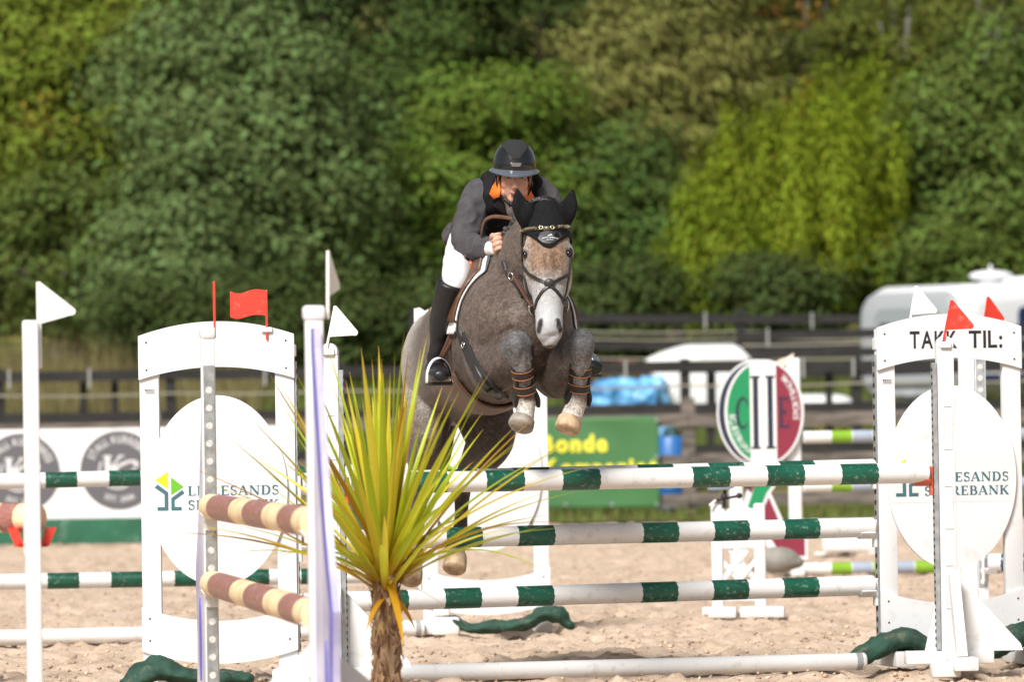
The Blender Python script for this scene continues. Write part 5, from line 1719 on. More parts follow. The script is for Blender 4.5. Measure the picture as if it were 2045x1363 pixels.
for q_, r_, am_ in (((985, 640), .10, -.014), ((1000, 730), .075, -.010), ((1118, 735), .07, -.010), ((1022, 690), .06, -.008), ((1088, 650), .06, -.008)): push(hit0(*q_)[0], r_, am_)
put(hme, co)
hme = evaluated(hme, [('SMOOTH', dict(factor=.5, iterations=2))])
co = arr(hme); px, py = proj(co)
base = np.tile(np.array([.104, .077, .062]), (len(co), 1))
def mix(c, w): 
    global base
    base = base * (1 - w[:, None]) + np.array(c) * w[:, None]
mix((.40, .37, .335), wgt(co, P(850, 690, 26.9), .15, .75) * .95)              # pale rump
mix((.19, .155, .13), wgt(co, P(940, 760, 26.0), .05, .40) * .7)
mix((.34, .29, .25), wgt(co, P(965, 620, 25.75), .02, .20) * .75)               # pale shoulder patch
mix((.048, .032, .026), wgt(co, P(1050, 730, 25.2), .05, .32) * .85)            # dark breast, its colour deepened for the shade between the forelegs
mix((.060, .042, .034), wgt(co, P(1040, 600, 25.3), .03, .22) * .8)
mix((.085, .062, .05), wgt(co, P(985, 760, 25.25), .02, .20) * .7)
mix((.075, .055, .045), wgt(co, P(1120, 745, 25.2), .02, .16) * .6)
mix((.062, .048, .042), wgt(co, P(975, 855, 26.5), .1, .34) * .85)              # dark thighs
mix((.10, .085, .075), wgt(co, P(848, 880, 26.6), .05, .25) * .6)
hd = (co[:, 1] < 25.06) & (np.abs(px - 1094) < np.where(py > 630, 37, 58)) & (py < 690) & (py > 395) & (co[:, 1] < 25.0 + (py < 520) * .08)
tt = np.clip((py - 408) / 268, 0, 1)
face = np.tile(np.array([.20, .125, .08]), (len(co), 1))
def fmix(c, w):
    global face
    face = face * (1 - w[:, None]) + np.array(c) * w[:, None]
fmix((.36, .35, .34), sstep(.42, .66, tt))
fmix((.36, .32, .28), sstep(.55, .85, np.abs(px - 1093) / 50) * (tt < .62) * .75)
fmix((.40, .405, .415), sstep(.66, .84, tt))
fmix((.33, .325, .33), sstep(.86, .97, tt) * .8)
for q in NOS:
    for dz, dx in ((.018, .35), (.006, .12), (-.006, 0), (-.018, -.15), (-.028, -.35)): fmix((.020, .016, .016), wgt(co * np.array([1, .45, 1]), np.array(q + V((dx * .016 * (1 if q.x < .16 else -1), .012, dz))) * np.array([1, .45, 1]), .008, .0165 - .003 * (dz > .01)) * .95)
for q in EYE: fmix((.05, .04, .035), wgt(co, q, .012, .032) * .85)
hw_ = hd.astype(float)
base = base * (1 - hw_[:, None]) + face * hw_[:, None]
for c, r in ((P(1036, 692, 24.97), .10), (P(1160, 688, 24.97), .10)): mix((.095, .095, .098), wgt(co, c, r * .55, r * 1.15))
for c in (P(1046, 752, 24.99), P(1158, 752, 24.99)): mix((.17, .165, .16), wgt(co, c, .07, .12) * .9)
for c in (P(1047, 832, 25.02), P(1143, 826, 25.02)): mix((.56, .51, .45), wgt(co, c, .055, .095))
mix((.30, .28, .26), wgt(co, P(1048, 828, 25.02), .03, .07) * .6)
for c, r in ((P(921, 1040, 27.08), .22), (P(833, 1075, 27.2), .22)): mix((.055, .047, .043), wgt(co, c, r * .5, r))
for c in (P(911, 1106, 27.06), P(824, 1134, 27.2)): mix((.50, .42, .33), wgt(co, c, .03, .06))
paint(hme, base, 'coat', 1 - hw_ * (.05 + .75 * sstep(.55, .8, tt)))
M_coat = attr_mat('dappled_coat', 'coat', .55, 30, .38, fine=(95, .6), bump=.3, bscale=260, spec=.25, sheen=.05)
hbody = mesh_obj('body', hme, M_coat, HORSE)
TREE = BVHTree.FromPolygons([tuple(p) for p in co], [tuple(p.vertices) for p in hme.polygons])
def hit(px, py): return hit0(px, py, TREE)

M_hoof = mat('hoof_horn', (.36, .24, .14), .55, var=.3, vscale=18, stretch=(1, 1, .4), bump=.3, bscale=60, col2=(.52, .38, .24))
M_hoofg = mat('grey_hoof_horn', (.27, .24, .20), .6, var=.3, vscale=18, bump=.3, bscale=60)
def hoof(a, b, r0, r1, mt, d0, d1):
    mb = MB()
    p0, p1 = P(*a, d0), P(*b, d1)
    mb.loft([p0, p0.lerp(p1, .45), p1], [(r0, r0 * .95), (r1 * .97, r1 * .95), (r1, r1)], side=LAT, n=22, sub=5, cap=.28)
    mb.build('hoof', mt, HORSE, smooth=True)
hoof((1045, 838), (1040, 851), .053, .058, M_hoofg, 25.015, 24.995)
hoof((1139, 838), (1133, 857), .054, .058, M_hoof, 25.01, 24.99)
hoof((912, 1108), (907, 1136), .047, .057, M_hoof, 27.05, 27.0)
hoof((824, 1136), (819, 1158), .047, .057, M_hoof, 27.2, 27.15)
M_eye = mat('horse_eye', (.012, .008, .006), .08, spec=.8)
for q in EYE:
    MB().ell(q + V((.004 if q.x < .16 else -.004, .010, 0)), (.013, .018, .014)).build('eye', M_eye, HORSE, smooth=True)
M_hair = mat('black_hair', (.012, .011, .012), .5, var=.3, vscale=60, stretch=(1, 1, .2), bump=.6, bscale=90)
mb = MB()
mb.loft([P(893, 690, 27.35), P(890, 730, 27.5), P(885, 820, 27.5), P(882, 900, 27.42), P(885, 960, 27.38)], [.04, .06, .065, .05, .015], n=14, sub=5)
me = organic(mb, .012, 1); c2 = arr(me); n2 = normals(me)
w = np.array([noise.noise(V((p[0] * 40, p[1] * 40, p[2] * 3))) for p in c2]); put(me, c2 + n2 * (w * .015)[:, None])
mesh_obj('tail', me, M_hair, HORSE)
# plaited mane along the crest
M_plait = mat('plaited_hair', (.045, .043, .043), .5, var=.6, vscale=80, bump=.6, bscale=150)
for k, yy in enumerate(np.linspace(404, 492, 17)):
    h = None
    for xx in range(985, 1080, 2):
        h = TREE.ray_cast(CAM, (P(xx, yy, 20) - CAM).normalized())
        if h[0] is not None and h[0].y < 25.75: break
    if h is None or h[0] is None: continue
    MB().ell(h[0] + V((.002 + .004 * math.sin(k * 1.7), .002, 0)), (.020, .021, .014), Matrix.Rotation(.55 * (-1) ** k, 4, 'Y'), nu=10, nv=7).build('mane_plait', M_plait, HORSE, smooth=True)
for k in range(6):
    MB().ell(P(1066 + 6 * k, 401 - 2.0 * math.sin(k / 5 * PI), 25.02), (.016, .02, .013), Matrix.Rotation(.5 * (-1) ** k, 4, 'Y'), nu=10, nv=7).build('mane_plait', M_plait, HORSE, smooth=True)

# ------------------------------------------------------------------ tack
M_leather = mat('dark_leather', (.020, .016, .015), .45, var=.25, vscale=20, bump=.15, bscale=120)
M_lbrown = mat('brown_leather', (.105, .050, .030), .42, var=.2, vscale=20, bump=.15, bscale=120)
M_tan = mat('tan_leather', (.36, .11, .03), .4, var=.2, vscale=14)
M_brass = mat('pale_brass', (.72, .56, .30), .25, .9)
M_chrome = mat('chrome', (.75, .75, .76), .15, 1.0)
M_blackf = mat('black_fabric', (.008, .008, .009), .85, spec=.15, var=.3, vscale=90, bump=.5, bscale=260)
M_crochet = mat('black_crochet', (.009, .009, .010), .8, spec=.2, var=.5, vscale=170, bump=1.0, bscale=190)
M_orange = mat('orange_piping', (.62, .20, .06), .6)

def ribbon(pts, nrms, wd, th, lift, sub=4):
    pts = [V(p) + V(n) * lift for p, n in zip(pts, nrms)]
    path = [V(q) for q in crpath([tuple(p) for p in pts], sub)]
    nn = [V(q).normalized() for q in crpath([tuple(n) for n in nrms], sub)]
    mb = MB(); vs = []
    m = len(path)
    for i in range(m):
        t = (path[min(m - 1, i + 1)] - path[max(0, i - 1)]).normalized()
        n = nn[i] - t * nn[i].dot(t); n.normalize(); s = t.cross(n)
        w = wd / 2
        vs += [path[i] - s * w - n * th / 2, path[i] - s * w * .8 + n * th / 2, path[i] + s * w * .8 + n * th / 2, path[i] + s * w - n * th / 2]
    fs = []
    for i in range(m - 1):
        for k in range(4): fs.append((i * 4 + k, i * 4 + (k + 1) % 4, (i + 1) * 4 + (k + 1) % 4, (i + 1) * 4 + k))
    fs += [(0, 1, 2, 3), tuple((m - 1) * 4 + k for k in range(4))]
    return mb.add(vs, fs)

def strap(name, pxs, wd, mt, parent, th=.006, lift=.004, steps=3):
    dense = []
    for (a, b), (c, d) in zip(pxs[:-1], pxs[1:]):
        for k in range(steps): dense.append((a + (c - a) * k / steps, b + (d - b) * k / steps))
    dense.append(pxs[-1])
    h = [hit(*q) for q in dense]
    return ribbon([q[0] for q in h], [q[1] for q in h], wd, th, lift, 2).build(name, mt, parent, smooth=False, auto=50)

def ring(name, c, nrm, r, t, mt, parent):
    nrm = V(nrm).normalized(); u = nrm.orthogonal().normalized(); w = nrm.cross(u)
    mb = MB(); n, m = 20, 8; vs = []
    for i in range(n):
        a = 2 * PI * i / n; o = u * math.cos(a) + w * math.sin(a)
        for k in range(m):
            g = 2 * PI * k / m
            vs.append(V(c) + o * (r + t * math.cos(g)) + nrm * t * math.sin(g))
    mb.add(vs, [(i * m + k, i * m + (k + 1) % m, ((i + 1) % n) * m + (k + 1) % m, ((i + 1) % n) * m + k) for i in range(n) for k in range(m)])
    return mb.build(name, mt, parent, smooth=True)

# ear bonnet
BON = thing('ear_bonnet', 'black crocheted ear bonnet with crest on the horse\'s forehead', 'ear bonnet', (0, 0, 0))
bpoly = [(1046, 398), (1143, 398), (1146, 462), (1141, 472), (1122, 482), (1098, 501), (1080, 492), (1064, 477), (1041, 466)]
def kb(c, n):
    x, y = proj(c); return inpoly(x, y, bpoly) & (c[:, 1] < 25.13) & (n[:, 1] < .5)
mesh_obj('hood', shell(hme, kb, .003, .004, 14), M_crochet, BON)
for (bx, by), (mx_, my), (tx, ty), s in (((1057, 438), (1039, 410), (1033, 379), -1), ((1122, 436), (1137, 410), (1144, 380), 1)):
    d0 = 24.97
    pts = [P(bx, by + 6, d0 + .02), P((bx + mx_) / 2, (by + my) / 2, d0), P(mx_, my, d0 - .005), P((mx_ + tx) / 2, (my + ty) / 2 + 2, d0), P(tx, ty, d0 + .01)]
    mb = MB(); mb.loft(pts, [(.044, .030), (.048, .030), (.038, .024), (.026, .016), (.007, .006)], side=HLAT, n=18, sub=5)
    o = mb.build('ear_cover', M_blackf, BON, smooth=True)
    c2 = arr(o.data).copy()
    # hollow of the ear towards the viewer
    cen = np.array(P((bx + mx_ + tx) / 3 - 0, (by + my + ty) / 3 + 4, d0 - .03))
    dd = np.linalg.norm((c2 - cen) * np.array([1.6, 1, .7]), axis=1)
    c2[:, 1] += np.clip(1 - dd / .05, 0, 1) * .022
    put(o.data, c2)
mb = MB()
hp = [hit(q, w_) for q, w_ in ((1076, 478), (1080, 466), (1092, 460), (1104, 460), (1116, 466), (1120, 474), (1112, 482), (1098, 489), (1084, 486))]
cen = hit(1098, 474)
mb.add([tuple(cen[0] + cen[1] * .011)] + [tuple(q + n * .0095) for q, n in hp], [(0, i + 1, (i + 1) % 9 + 1) for i in range(9)])
badge = mb.build('badge', mat('badge_satin', (.022, .022, .024), .5), BON, smooth=True)
mb = MB()
text_add(mb, 'SCHOCKEMÖHLE', 0, 0, .006, 0, bold=.01, width=.062)
text_add(mb, 'SPORTS', .018, -.011, .005, 0, bold=.01, width=.026)
mb.add([(.02, 0, .010), (.036, 0, .013), (.043, 0, .012), (.038, 0, .016), (.034, 0, .021), (.031, 0, .016), (.024, 0, .014)], [list(range(7))])
c0 = hit(1098, 476); T0 = V((.031, 0, 0))
vs = []
for x, y, z in mb.v:
    u = (x - .031) / .031
    w_ = P(1098 + (x - .031) * 460, 477 + u * u * 3 - z * 460, 24.9)
    q = hit(1098 + (x - .031) * 460, 477 + u * u * 3 - z * 460)
    vs.append(tuple(q[0] + q[1] * .013))
mb.v = vs
mb.build('crest_print', mat('print_white', (.7, .7, .7), .5), badge)

# bridle
BR = thing('bridle', 'dark leather bridle with crossed noseband and brass browband', 'bridle', (0, 0, 0))
bb = [(1047, 461), (1060, 460), (1078, 458)]
strap('browband', [(1045, 461), (1062, 460), (1092, 457.5), (1118, 455.5), (1138, 452)], .020, M_leather, BR, th=.008, lift=.010)
strap('brass_bar', [(1046, 460.5), (1062, 459.5), (1074, 458.5)], .012, M_brass, BR, th=.008, lift=.016)
strap('brass_bar', [(1112, 456), (1124, 455), (1137, 452)], .012, M_brass, BR, th=.008, lift=.016)
for q in (1083, 1102):
    h = hit(q, 458 - (q - 1083) * .05); ring('bit_ornament', h[0] + h[1] * .019, h[1], .0075, .0020, M_brass, BR)
h1, h2 = hit(1086, 458), hit(1099, 457.5)
MB().cyl(h1[0] + h1[1] * .019, h2[0] + h2[1] * .019, .002, n=8).build('bit_ornament', M_brass, BR, smooth=True)
strap('headpiece', [(1074, 402), (1086, 398), (1104, 398), (1118, 405)], .018, M_leather, BR, lift=.012)
strap('cheek_strap', [(1044, 466), (1043, 490), (1044, 520), (1047, 548), (1054, 580), (1062, 604)], .016, M_leather, BR)
strap('cheek_strap', [(1139, 462), (1140, 488), (1139, 516), (1136, 548), (1131, 576), (1126, 600)], .016, M_leather, BR)
strap('noseband', [(1047, 534), (1058, 548), (1074, 558), (1092, 566), (1097, 568)], .015, M_leather, BR, lift=.006)
strap('noseband', [(1097, 568), (1110, 562), (1124, 555), (1135, 549)], .015, M_leather, BR, lift=.006)
strap('noseband', [(1097, 570), (1083, 584), (1074, 600), (1069, 618)], .014, M_leather, BR, lift=.006)
strap('noseband', [(1097, 570), (1110, 582), (1120, 595), (1126, 610)], .014, M_leather, BR, lift=.006)
h = hit(1097, 568); mb = MB(); mb.ell(h[0] + h[1] * .007, (.024, .009, .022)); mb.build('noseband_disc', M_leather, BR, smooth=True)
for q in ((1065, 612), (1127, 604)):
    h = hit(*q); ring('bit_ring', h[0] + V((0, -.008, -.012)), V((.75, -.6, 0)) if q[0] < 1100 else V((-.75, -.6, 0)), .030, .0035, M_chrome, BR)

# reins, martingale and breastplate on the neck
RE = thing('reins', 'brown leather reins running from the bit to the rider\'s hand', 'reins', (0, 0, 0))
def cord(name, rows, w, t, mt, parent, side=None):
    mb = MB(); mb.loft([P(*r) for r in rows], [(w, t)] * len(rows), side=side, n=10, sub=6, cap=.5); return mb.build(name, mt, parent, smooth=True)
cord('rein', [(1063, 612, 24.82), (1052, 596, 24.95), (1038, 572, 25.12), (1022, 545, 25.27), (1009, 520, 25.37), (1004, 500, 25.40), (1003, 470, 25.40)], .010, .004, M_lbrown, RE, side=(1, .6, 0))
cord('rein', [(1064, 608, 24.84), (1056, 582, 24.98), (1044, 560, 25.14), (1030, 536, 25.28), (1016, 510, 25.38), (1006, 492, 25.41)], .008, .004, M_leather, RE, side=(1, .6, 0))
cord('rein_loop', [(1000, 508, 25.42), (985, 514, 25.5), (962, 508, 25.56), (942, 506, 25.6), (928, 512, 25.62), (936, 508, 25.66), (962, 506, 25.7)], .007, .004, M_lbrown, RE, side=(0, 0, 1))
cord('rein_loop', [(962, 482, 25.55), (962, 462, 25.52), (968, 441, 25.5), (984, 433, 25.48), (1006, 434, 25.44), (1028, 438, 25.40)], .009, .005, M_lbrown, RE, side=(0, .3, 1))
BP = thing('breastplate', 'dark leather breastplate and girth with belly guard on the horse', 'breastplate', (0, 0, 0))
strap('neck_strap', [(1006, 522), (1012, 540), (1022, 556), (1036, 576), (1046, 596)], .026, M_leather, BP, lift=.008)
h = hit(1026, 551); ring('steel_ring', h[0] + h[1] * .016, h[1], .018, .0028, M_chrome, BP)
strap('chest_strap', [(1061, 690), (1062, 720), (1063, 750), (1063, 778)], .030, M_leather, BP, lift=.004)
strap('girth', [(918, 662), (926, 684), (938, 712), (954, 745), (976, 775), (1000, 794)], .050, M_leather, BP, th=.012, lift=.006)
strap('girth_edge', [(928, 664), (936, 686), (950, 716), (968, 746), (992, 774), (1014, 790)], .014, M_hole, BP, th=.01, lift=.010)
h = hit(932, 692); ring('steel_ring', h[0] + h[1] * .02, h[1], .013, .003, M_chrome, BP)
along = lambda c: (c - np.array(P(980, 676, 25.8))) @ np.array(HEAD)
lat_ = lambda c: (c - np.array(P(980, 676, 25.8))) @ np.array(LAT)
def kg(c, n):
    a = along(c); return (np.abs(a - .03 - .0) < .13) & (n[:, 2] < -.25) & (c[:, 2] > 1.1) & (np.abs(lat_(c)) < .2) & (c[:, 2] < 1.5)
mesh_obj('belly_guard', shell(hme, kg, .008, .012, 14), M_lbrown, BP)

# saddle and pad, both sides of the back
fa = hit(980, 525)[0]; fb = hit(942, 652)[0]
a0, z0 = float(along(np.array([fa]))[0]), fa.z
a1, z1 = float(along(np.array([fb]))[0]), fb.z
def front(c, z_off=0.0): return a1 + (a0 - a1) * (c[:, 2] - z1) / (z0 - z1)
def kp(off, length, zb):
    def f(c, n):
        a = along(c); return (a < front(c) - off) & (a > front(c) - length) & (c[:, 2] > zb) & (c[:, 1] > 25.45)
    return f
zlow = P(900, 672, 26.05).z
PAD = thing('saddle_pad', 'white saddle pad with dark edging under the brown saddle', 'saddle pad', (0, 0, 0))
M_padw = mat('white_quilt', (.78, .78, .78), .85, var=.03, bump=.4, bscale=60)
mesh_obj('pad_edging', shell(hme, kp(0, .62, zlow - .012), .004, .006, 14), mat('grey_edging', (.07, .075, .08), .7), PAD)
mesh_obj('pad', shell(hme, kp(.028, .60, zlow), .008, .009, 14), M_padw, PAD)
SAD = thing('saddle', 'brown leather jumping saddle with chrome stirrups under the rider', 'saddle', (0, 0, 0))
mesh_obj('flap', shell(hme, kp(.060, .46, zlow + .05), .016, .014, 14), M_lbrown, SAD)
mb = MB()
mb.loft([P(960, 520, 25.98), P(955, 525, 26.15), P(945, 535, 26.35), P(938, 522, 26.55), P(935, 508, 26.64)], [(.08, .05), (.09, .05), (.10, .05), (.10, .045), (.08, .03)], side=LAT, n=18, sub=5)
mb.build('seat', M_lbrown, SAD, smooth=True)
h = [hit(955, 528), hit(947, 545), hit(938, 562)]
mb = MB(); mb.loft([q[0] + q[1] * .028 for q in h], [.018, .024, .014], n=12, sub=5); mb.build('knee_roll', M_tan, SAD, smooth=True)
def stirrup(cx, ty, by, d, wpx, rot):
    """arched iron hanging by a leather; local frame turned by rot about the vertical"""
    t = P(cx, ty, d); b = P(cx, by, d); k = 1 / PXM(d); hw = wpx * k / 2
    T = Matrix.Translation(b) @ Matrix.Rotation(rot, 4, 'Z')
    hgt = t.z - b.z
    pts = []
    for i in range(15):
        a = PI * i / 14
        pts.append((-hw * math.cos(a) * (1 if abs(math.cos(a)) < .99 else 1), 0, hgt * math.sin(a) ** .8))
    for half, m_, nm in ((pts[:8], mat('white_iron', (.8, .8, .8), .3), 'stirrup_iron'), (pts[7:], M_chrome, 'stirrup_iron')):
        mb = MB(); mb.loft(half, [(.022, .006)] * len(half), side=(0, 1, 0), n=10, sub=2, cap=.2, T=T); mb.build(nm, m_, SAD, smooth=True)
    MB().box((0, 0, -.004), (hw * 2, .06, .016), T, bev=.004).build('stirrup_tread', M_black, SAD)
# tendon boots
for lab, pts in (('black tendon boot with orange piped straps on the foreleg nearer the rider\'s hand', [(1041, 728, 24.97), (1048, 765, 25.0), (1051, 800, 25.03)]), ('black tendon boot with orange piped straps above the tan hoof', [(1160, 722, 24.975), (1157, 762, 25.0), (1154, 798, 25.03)])):
    TB = thing('tendon_boot', lab, 'tendon boot', (0, 0, 0), 0, 'tendon boots on the forelegs')
    A, B = P(*pts[0]), P(*pts[2]); ax_ = B - A
    M_bt = mat('boot_black', (.014, .014, .015), .42, spec=.35)
    for s_ in (-1, 1):
        mb = MB()
        mb.loft([A + ax_ * t + LAT * (s_ * o) + V((0, .012, 0)) for t, o in ((-.04, .036), (.3, .037), (.65, .037), (.95, .048), (1.16, .050))], [(.011, .030), (.012, .036), (.012, .036), (.015, .036), (.010, .022)], side=LAT, n=14, sub=5)
        mb.build('boot_shell', M_bt, TB, smooth=True)
    mb = MB(); mb.loft([A + V((0, .04, 0)), A + ax_ * .5 + V((0, .04, 0)), B + V((0, .045, 0))], [(.03, .012), (.032, .014), (.036, .014)], side=LAT, n=14, sub=4); mb.build('boot_back', M_bt, TB, smooth=True)
    for t in (.24, .66):
        c = A + ax_ * t + V((0, .004, 0)); u = ax_.normalized()
        mb = MB(); mb.loft([c - u * .019, c + u * .019], [(.048, .056)] * 2, side=LAT, n=22, sub=2, cap=.05); mb.build('strap', mat('strap_black', (.016, .013, .012), .6), TB, smooth=True, auto=40)
        for e in (-1, 1):
            mb = MB(); mb.loft([c + u * (e * .0165 - .0012), c + u * (e * .0165 + .0012)], [(.0488, .0568)] * 2, side=LAT, n=22, sub=1, cap=.05); mb.build('piping', M_orange, TB, smooth=True, auto=40)

# ------------------------------------------------------------------ rider
RID = thing('person', 'rider in grey jacket, black vest and white breeches crouched over the horse\'s neck', 'person', (0, 0, 0))
RL = V((1, .10, 0)).normalized()
def tube(mb, rows, side=RL, grow=0.0, n=20, sub=5, cap=.7):
    mb.loft([P(*r[:3]) for r in rows], [((r[3] + grow), (r[4] if len(r) > 4 else r[3]) + grow) for r in rows], side=side, n=n, sub=sub, cap=cap)
torso = [(954, 478, 26.52, .130, .112), (966, 452, 26.36, .142, .11), (988, 424, 26.17, .160, .118), (1007, 400, 26.0, .172, .112), (1018, 385, 25.92, .150, .085), (1023, 376, 25.87, .072, .062)]
armR = [(970, 385, 25.97, .072, .070), (954, 397, 25.95, .070), (939, 430, 25.89, .063), (930, 468, 25.84, .058), (933, 490, 25.78, .054), (955, 495, 25.62, .050), (982, 497, 25.47, .040)]
armL = [(1068, 386, 25.96, .074), (1086, 400, 25.93, .068), (1098, 436, 25.85, .058), (1104, 464, 25.78, .054), (1095, 474, 25.65, .046), (1080, 476, 25.55, .038)]
neck = [(1024, 384, 25.86, .058), (1025, 368, 25.80, .056), (1026, 345, 25.79, .058)]
thR = [(940, 478, 26.5, .100), (924, 515, 26.28, .082), (911, 550, 26.03, .060), (904, 584, 25.98, .042)]
thL = [(985, 480, 26.5, .115), (1040, 530, 26.22, .095), (1085, 572, 25.98, .072), (1095, 590, 25.96, .06)]
shR = [(902, 565, 25.98, .061), (891, 606, 26.02, .056), (881, 650, 26.07, .050), (874, 694, 26.10, .034), (870, 722, 26.12, .036)]
ftR = [(866, 735, 26.16, .034), (872, 742, 26.02, .042, .036), (877, 748, 25.90, .044, .030), (879, 751, 25.83, .030, .022)]
shL = [(1094, 585, 25.97, .055), (1120, 630, 26.02, .05), (1150, 680, 26.08, .040), (1168, 712, 26.1, .036)]
ftL = [(1168, 722, 26.14, .034), (1178, 730, 26.0, .042, .036), (1186, 736, 25.88, .040, .028)]

# seat the leg against the flank instead of inside it
def outside(rows, keep=0):
    sh = 0.0
    for r in rows[keep:]:
        h = TREE.ray_cast(CAM, (P(r[0] + 12, r[1], 20) - CAM).normalized())
        if h[0] is not None and abs(h[0].y - r[2]) < .9: sh = max(sh, r[2] - (h[0].y - r[3] * .55))
    return sh
shR_s = max(outside(shR), outside(thR, 2), 0)
shR = [(r[0], r[1], r[2] - shR_s, *r[3:]) for r in shR]
ftR = [(r[0], r[1], r[2] - shR_s, *r[3:]) for r in ftR]
thR = [(r[0], r[1], r[2] - shR_s * (0, .55, 1, 1)[i], *r[3:]) for i, r in enumerate(thR)]
print('LEG SHIFT', shR_s)
# head in its own frame: x right, y back, z up
HT = Matrix.Translation(P(1027, 352, 25.78)) @ Matrix.Rotation(R(2.5), 4, 'Y') @ Matrix.Rotation(R(5), 4, 'X') @ Matrix.Rotation(R(3), 4, 'Z')
body = MB()
for rows in (torso, armR, armL, neck, thR, thL, ftR, ftL): tube(body, rows, grow=-.014)
for rows in (shR, shL): tube(body, rows[1:], grow=-.018)
tube(body, [thR[-1], shR[1]], grow=-.022); tube(body, [thL[-1], shL[1]], grow=-.022)
def HL(x, y, z): return HT @ V((x, y, z))
H3 = HT.to_3x3().to_4x4()
def hell(x, y, z, r, rot=None): body.ell(HL(x, y, z), r, H3 @ rot if rot else H3)
hell(0, .012, .050, (.074, .094, .088)); hell(0, -.018, -.035, (.063, .072, .085)); hell(0, -.055, -.098, (.030, .030, .024))
for s in (-1, 1):
    hell(s * .037, -.055, -.030, (.024, .024, .030)); hell(s * .044, -.01, -.07, (.020, .05, .03)); hell(s * .032, -.076, .016, (.026, .014, .010))
    hell(s * .076, .006, -.022, (.010, .022, .032))
    hell(s * .011, -.098, -.046, (.0085, .010, .0075))
body.loft([HL(0, -.082, .008), HL(0, -.097, -.015), HL(0, -.110, -.040), HL(0, -.098, -.050)], [(.009, .012), (.009, .012), (.0115, .012), (.008, .008)], side=(1, 0, 0), n=12, sub=4)
hell(0, -.087, -.070, (.022, .011, .0065)); hell(0, -.084, -.0865, (.019, .011, .0075))
# hand that grips the reins: palm, four bent fingers, thumb
def hand(mb, wr, palm, fist, mirror=1):
    """closed fist; wr = wrist point, palm = knuckle row centre"""
    wv = (palm - wr).normalized(); up = V((0, 0, 1)); up -= wv * up.dot(wv); up.normalize(); out = wv.cross(up)
    if out.y > 0: out = -out          # towards the viewer
    mb.loft([wr - wv * .03, wr, wr.lerp(palm, .5), palm], [(.026, .022), (.027, .021), (.036, .019), (.041, .018)], side=up, n=16, sub=4)
    for k, (o, ln) in enumerate(((.033, .9), (.011, 1.0), (-.011, .97), (-.032, .82))):
        k0 = palm + up * o
        k1 = k0 + (wv * .030 + out * .012) * ln
        k2 = k1 + (-wv * .006 + out * .026 - up * .003) * ln
        k3 = k2 + (-wv * .024 + out * .004 - up * .003) * ln
        mb.loft([k0 - wv * .012, k0, k1, k2, k3], [.0098, .0102, .0096, .0090, .0078], n=10, sub=4)
    t0 = wr.lerp(palm, .35) + up * .026 + out * .010
    mb.loft([t0, t0 + wv * .026 + up * .014 + out * .014, t0 + wv * .052 + up * .010 + out * .022, t0 + wv * .066 + up * .002 + out * .022], [.013, .0125, .0105, .0085], n=10, sub=4)
hand(body, P(984, 497, 25.465), P(999, 486, 25.41), None)
hand(body, P(1078, 476, 25.54), P(1062, 470, 25.46), None)
bme = organic(body, .0042, 3)
c2 = arr(bme).copy()
paint_c = np.tile(np.array([.58, .335, .245]), (len(c2), 1))
def pm(c, w):
    global paint_c
    paint_c = paint_c * (1 - w[:, None]) + np.array(c) * w[:, None]
for q in (-.016, 0, .016):
    pm((.42, .13, .11), wgt(c2, HL(q, -.096, -.070), .004, .011) * .8); pm((.42, .13, .11), wgt(c2, HL(q * .8, -.094, -.087), .004, .011) * .75)
for s in (-1, 1): pm((.62, .25, .19), wgt(c2, HL(s * .043, -.075, -.035), .005, .03) * .5)
pm((.60, .27, .21), wgt(c2, HL(0, -.115, -.040), .004, .016) * .5)
paint(bme, paint_c, 'skin')
mesh_obj('body', bme, attr_mat('skin', 'skin', .5, 40, .05, bump=.1, bscale=180, spec=.4, sss=.12), RID)
for s in (-1, 1):
    e = MB().ell(HL(s * .032, -.078, -.001), (.0125, .011, .0095), H3).build('eye', mat('shaded_eye_white', (.34, .31, .29), .3), RID, smooth=True)  # eye white darkened, the helmet brim's shade is painted into its colour
    MB().ell(HL(s * .032, -.0858, -.002), (.0058, .0045, .0055), H3).build('iris', mat('iris', (.05, .07, .07), .15), e, smooth=True)
    MB().loft([HL(s * .018, -.088, .004), HL(s * .032, -.0925, .0075), HL(s * .046, -.084, .004)], [.0022, .0026, .002], n=8, sub=4).build('eyelash', M_leather, RID, smooth=True)
    MB().loft([HL(s * .014, -.092, .020), HL(s * .032, -.094, .024), HL(s * .052, -.080, .020)], [(.003, .003)] * 3, n=8, sub=4).build('eyebrow', mat('brow_hair', (.14, .08, .045), .7), RID, smooth=True)
MB().loft([HL(-.016, -.0945, -.0785), HL(0, -.0985, -.078), HL(.016, -.0945, -.0785)], [(.0035, .0035)] * 3, n=8, sub=4).build('mouth_opening', mat('mouth_dark', (.10, .02, .02), .5), RID, smooth=True)

# clothing
jk = MB()
tube(jk, torso, grow=.006); tube(jk, armR[:-1] + [(974, 497, 25.52, .043)], grow=.006); tube(jk, armL, grow=.006)
jk.loft([P(936, 470, 26.55), P(925, 462, 26.62)], [(.13, .08), (.10, .05)], side=RL, n=18, sub=3)
jme = organic(jk, .0075, 7)
c2 = arr(jme).copy(); n2 = normals(jme)
def fold(p):
    q = V(p)
    rid = 1 - abs(noise.noise(V((q.x * 13 + q.z * 9, q.y * 10, q.z * 20 - q.x * 12)))) * 2.2
    return .5 * noise.noise(V((q.x * 9, q.y * 9, q.z * 18))) + .35 * noise.noise(q * 19) + .55 * max(-.4, rid)
w = np.array([fold(p) for p in c2])
put(jme, c2 + n2 * (w * .0125)[:, None])
M_jacket = mat('grey_jacket', (.068, .064, .068), .8, spec=.2, var=.15, vscale=30, bump=.25, bscale=300)
jacket = mesh_obj('jacket', jme, M_jacket, RID)
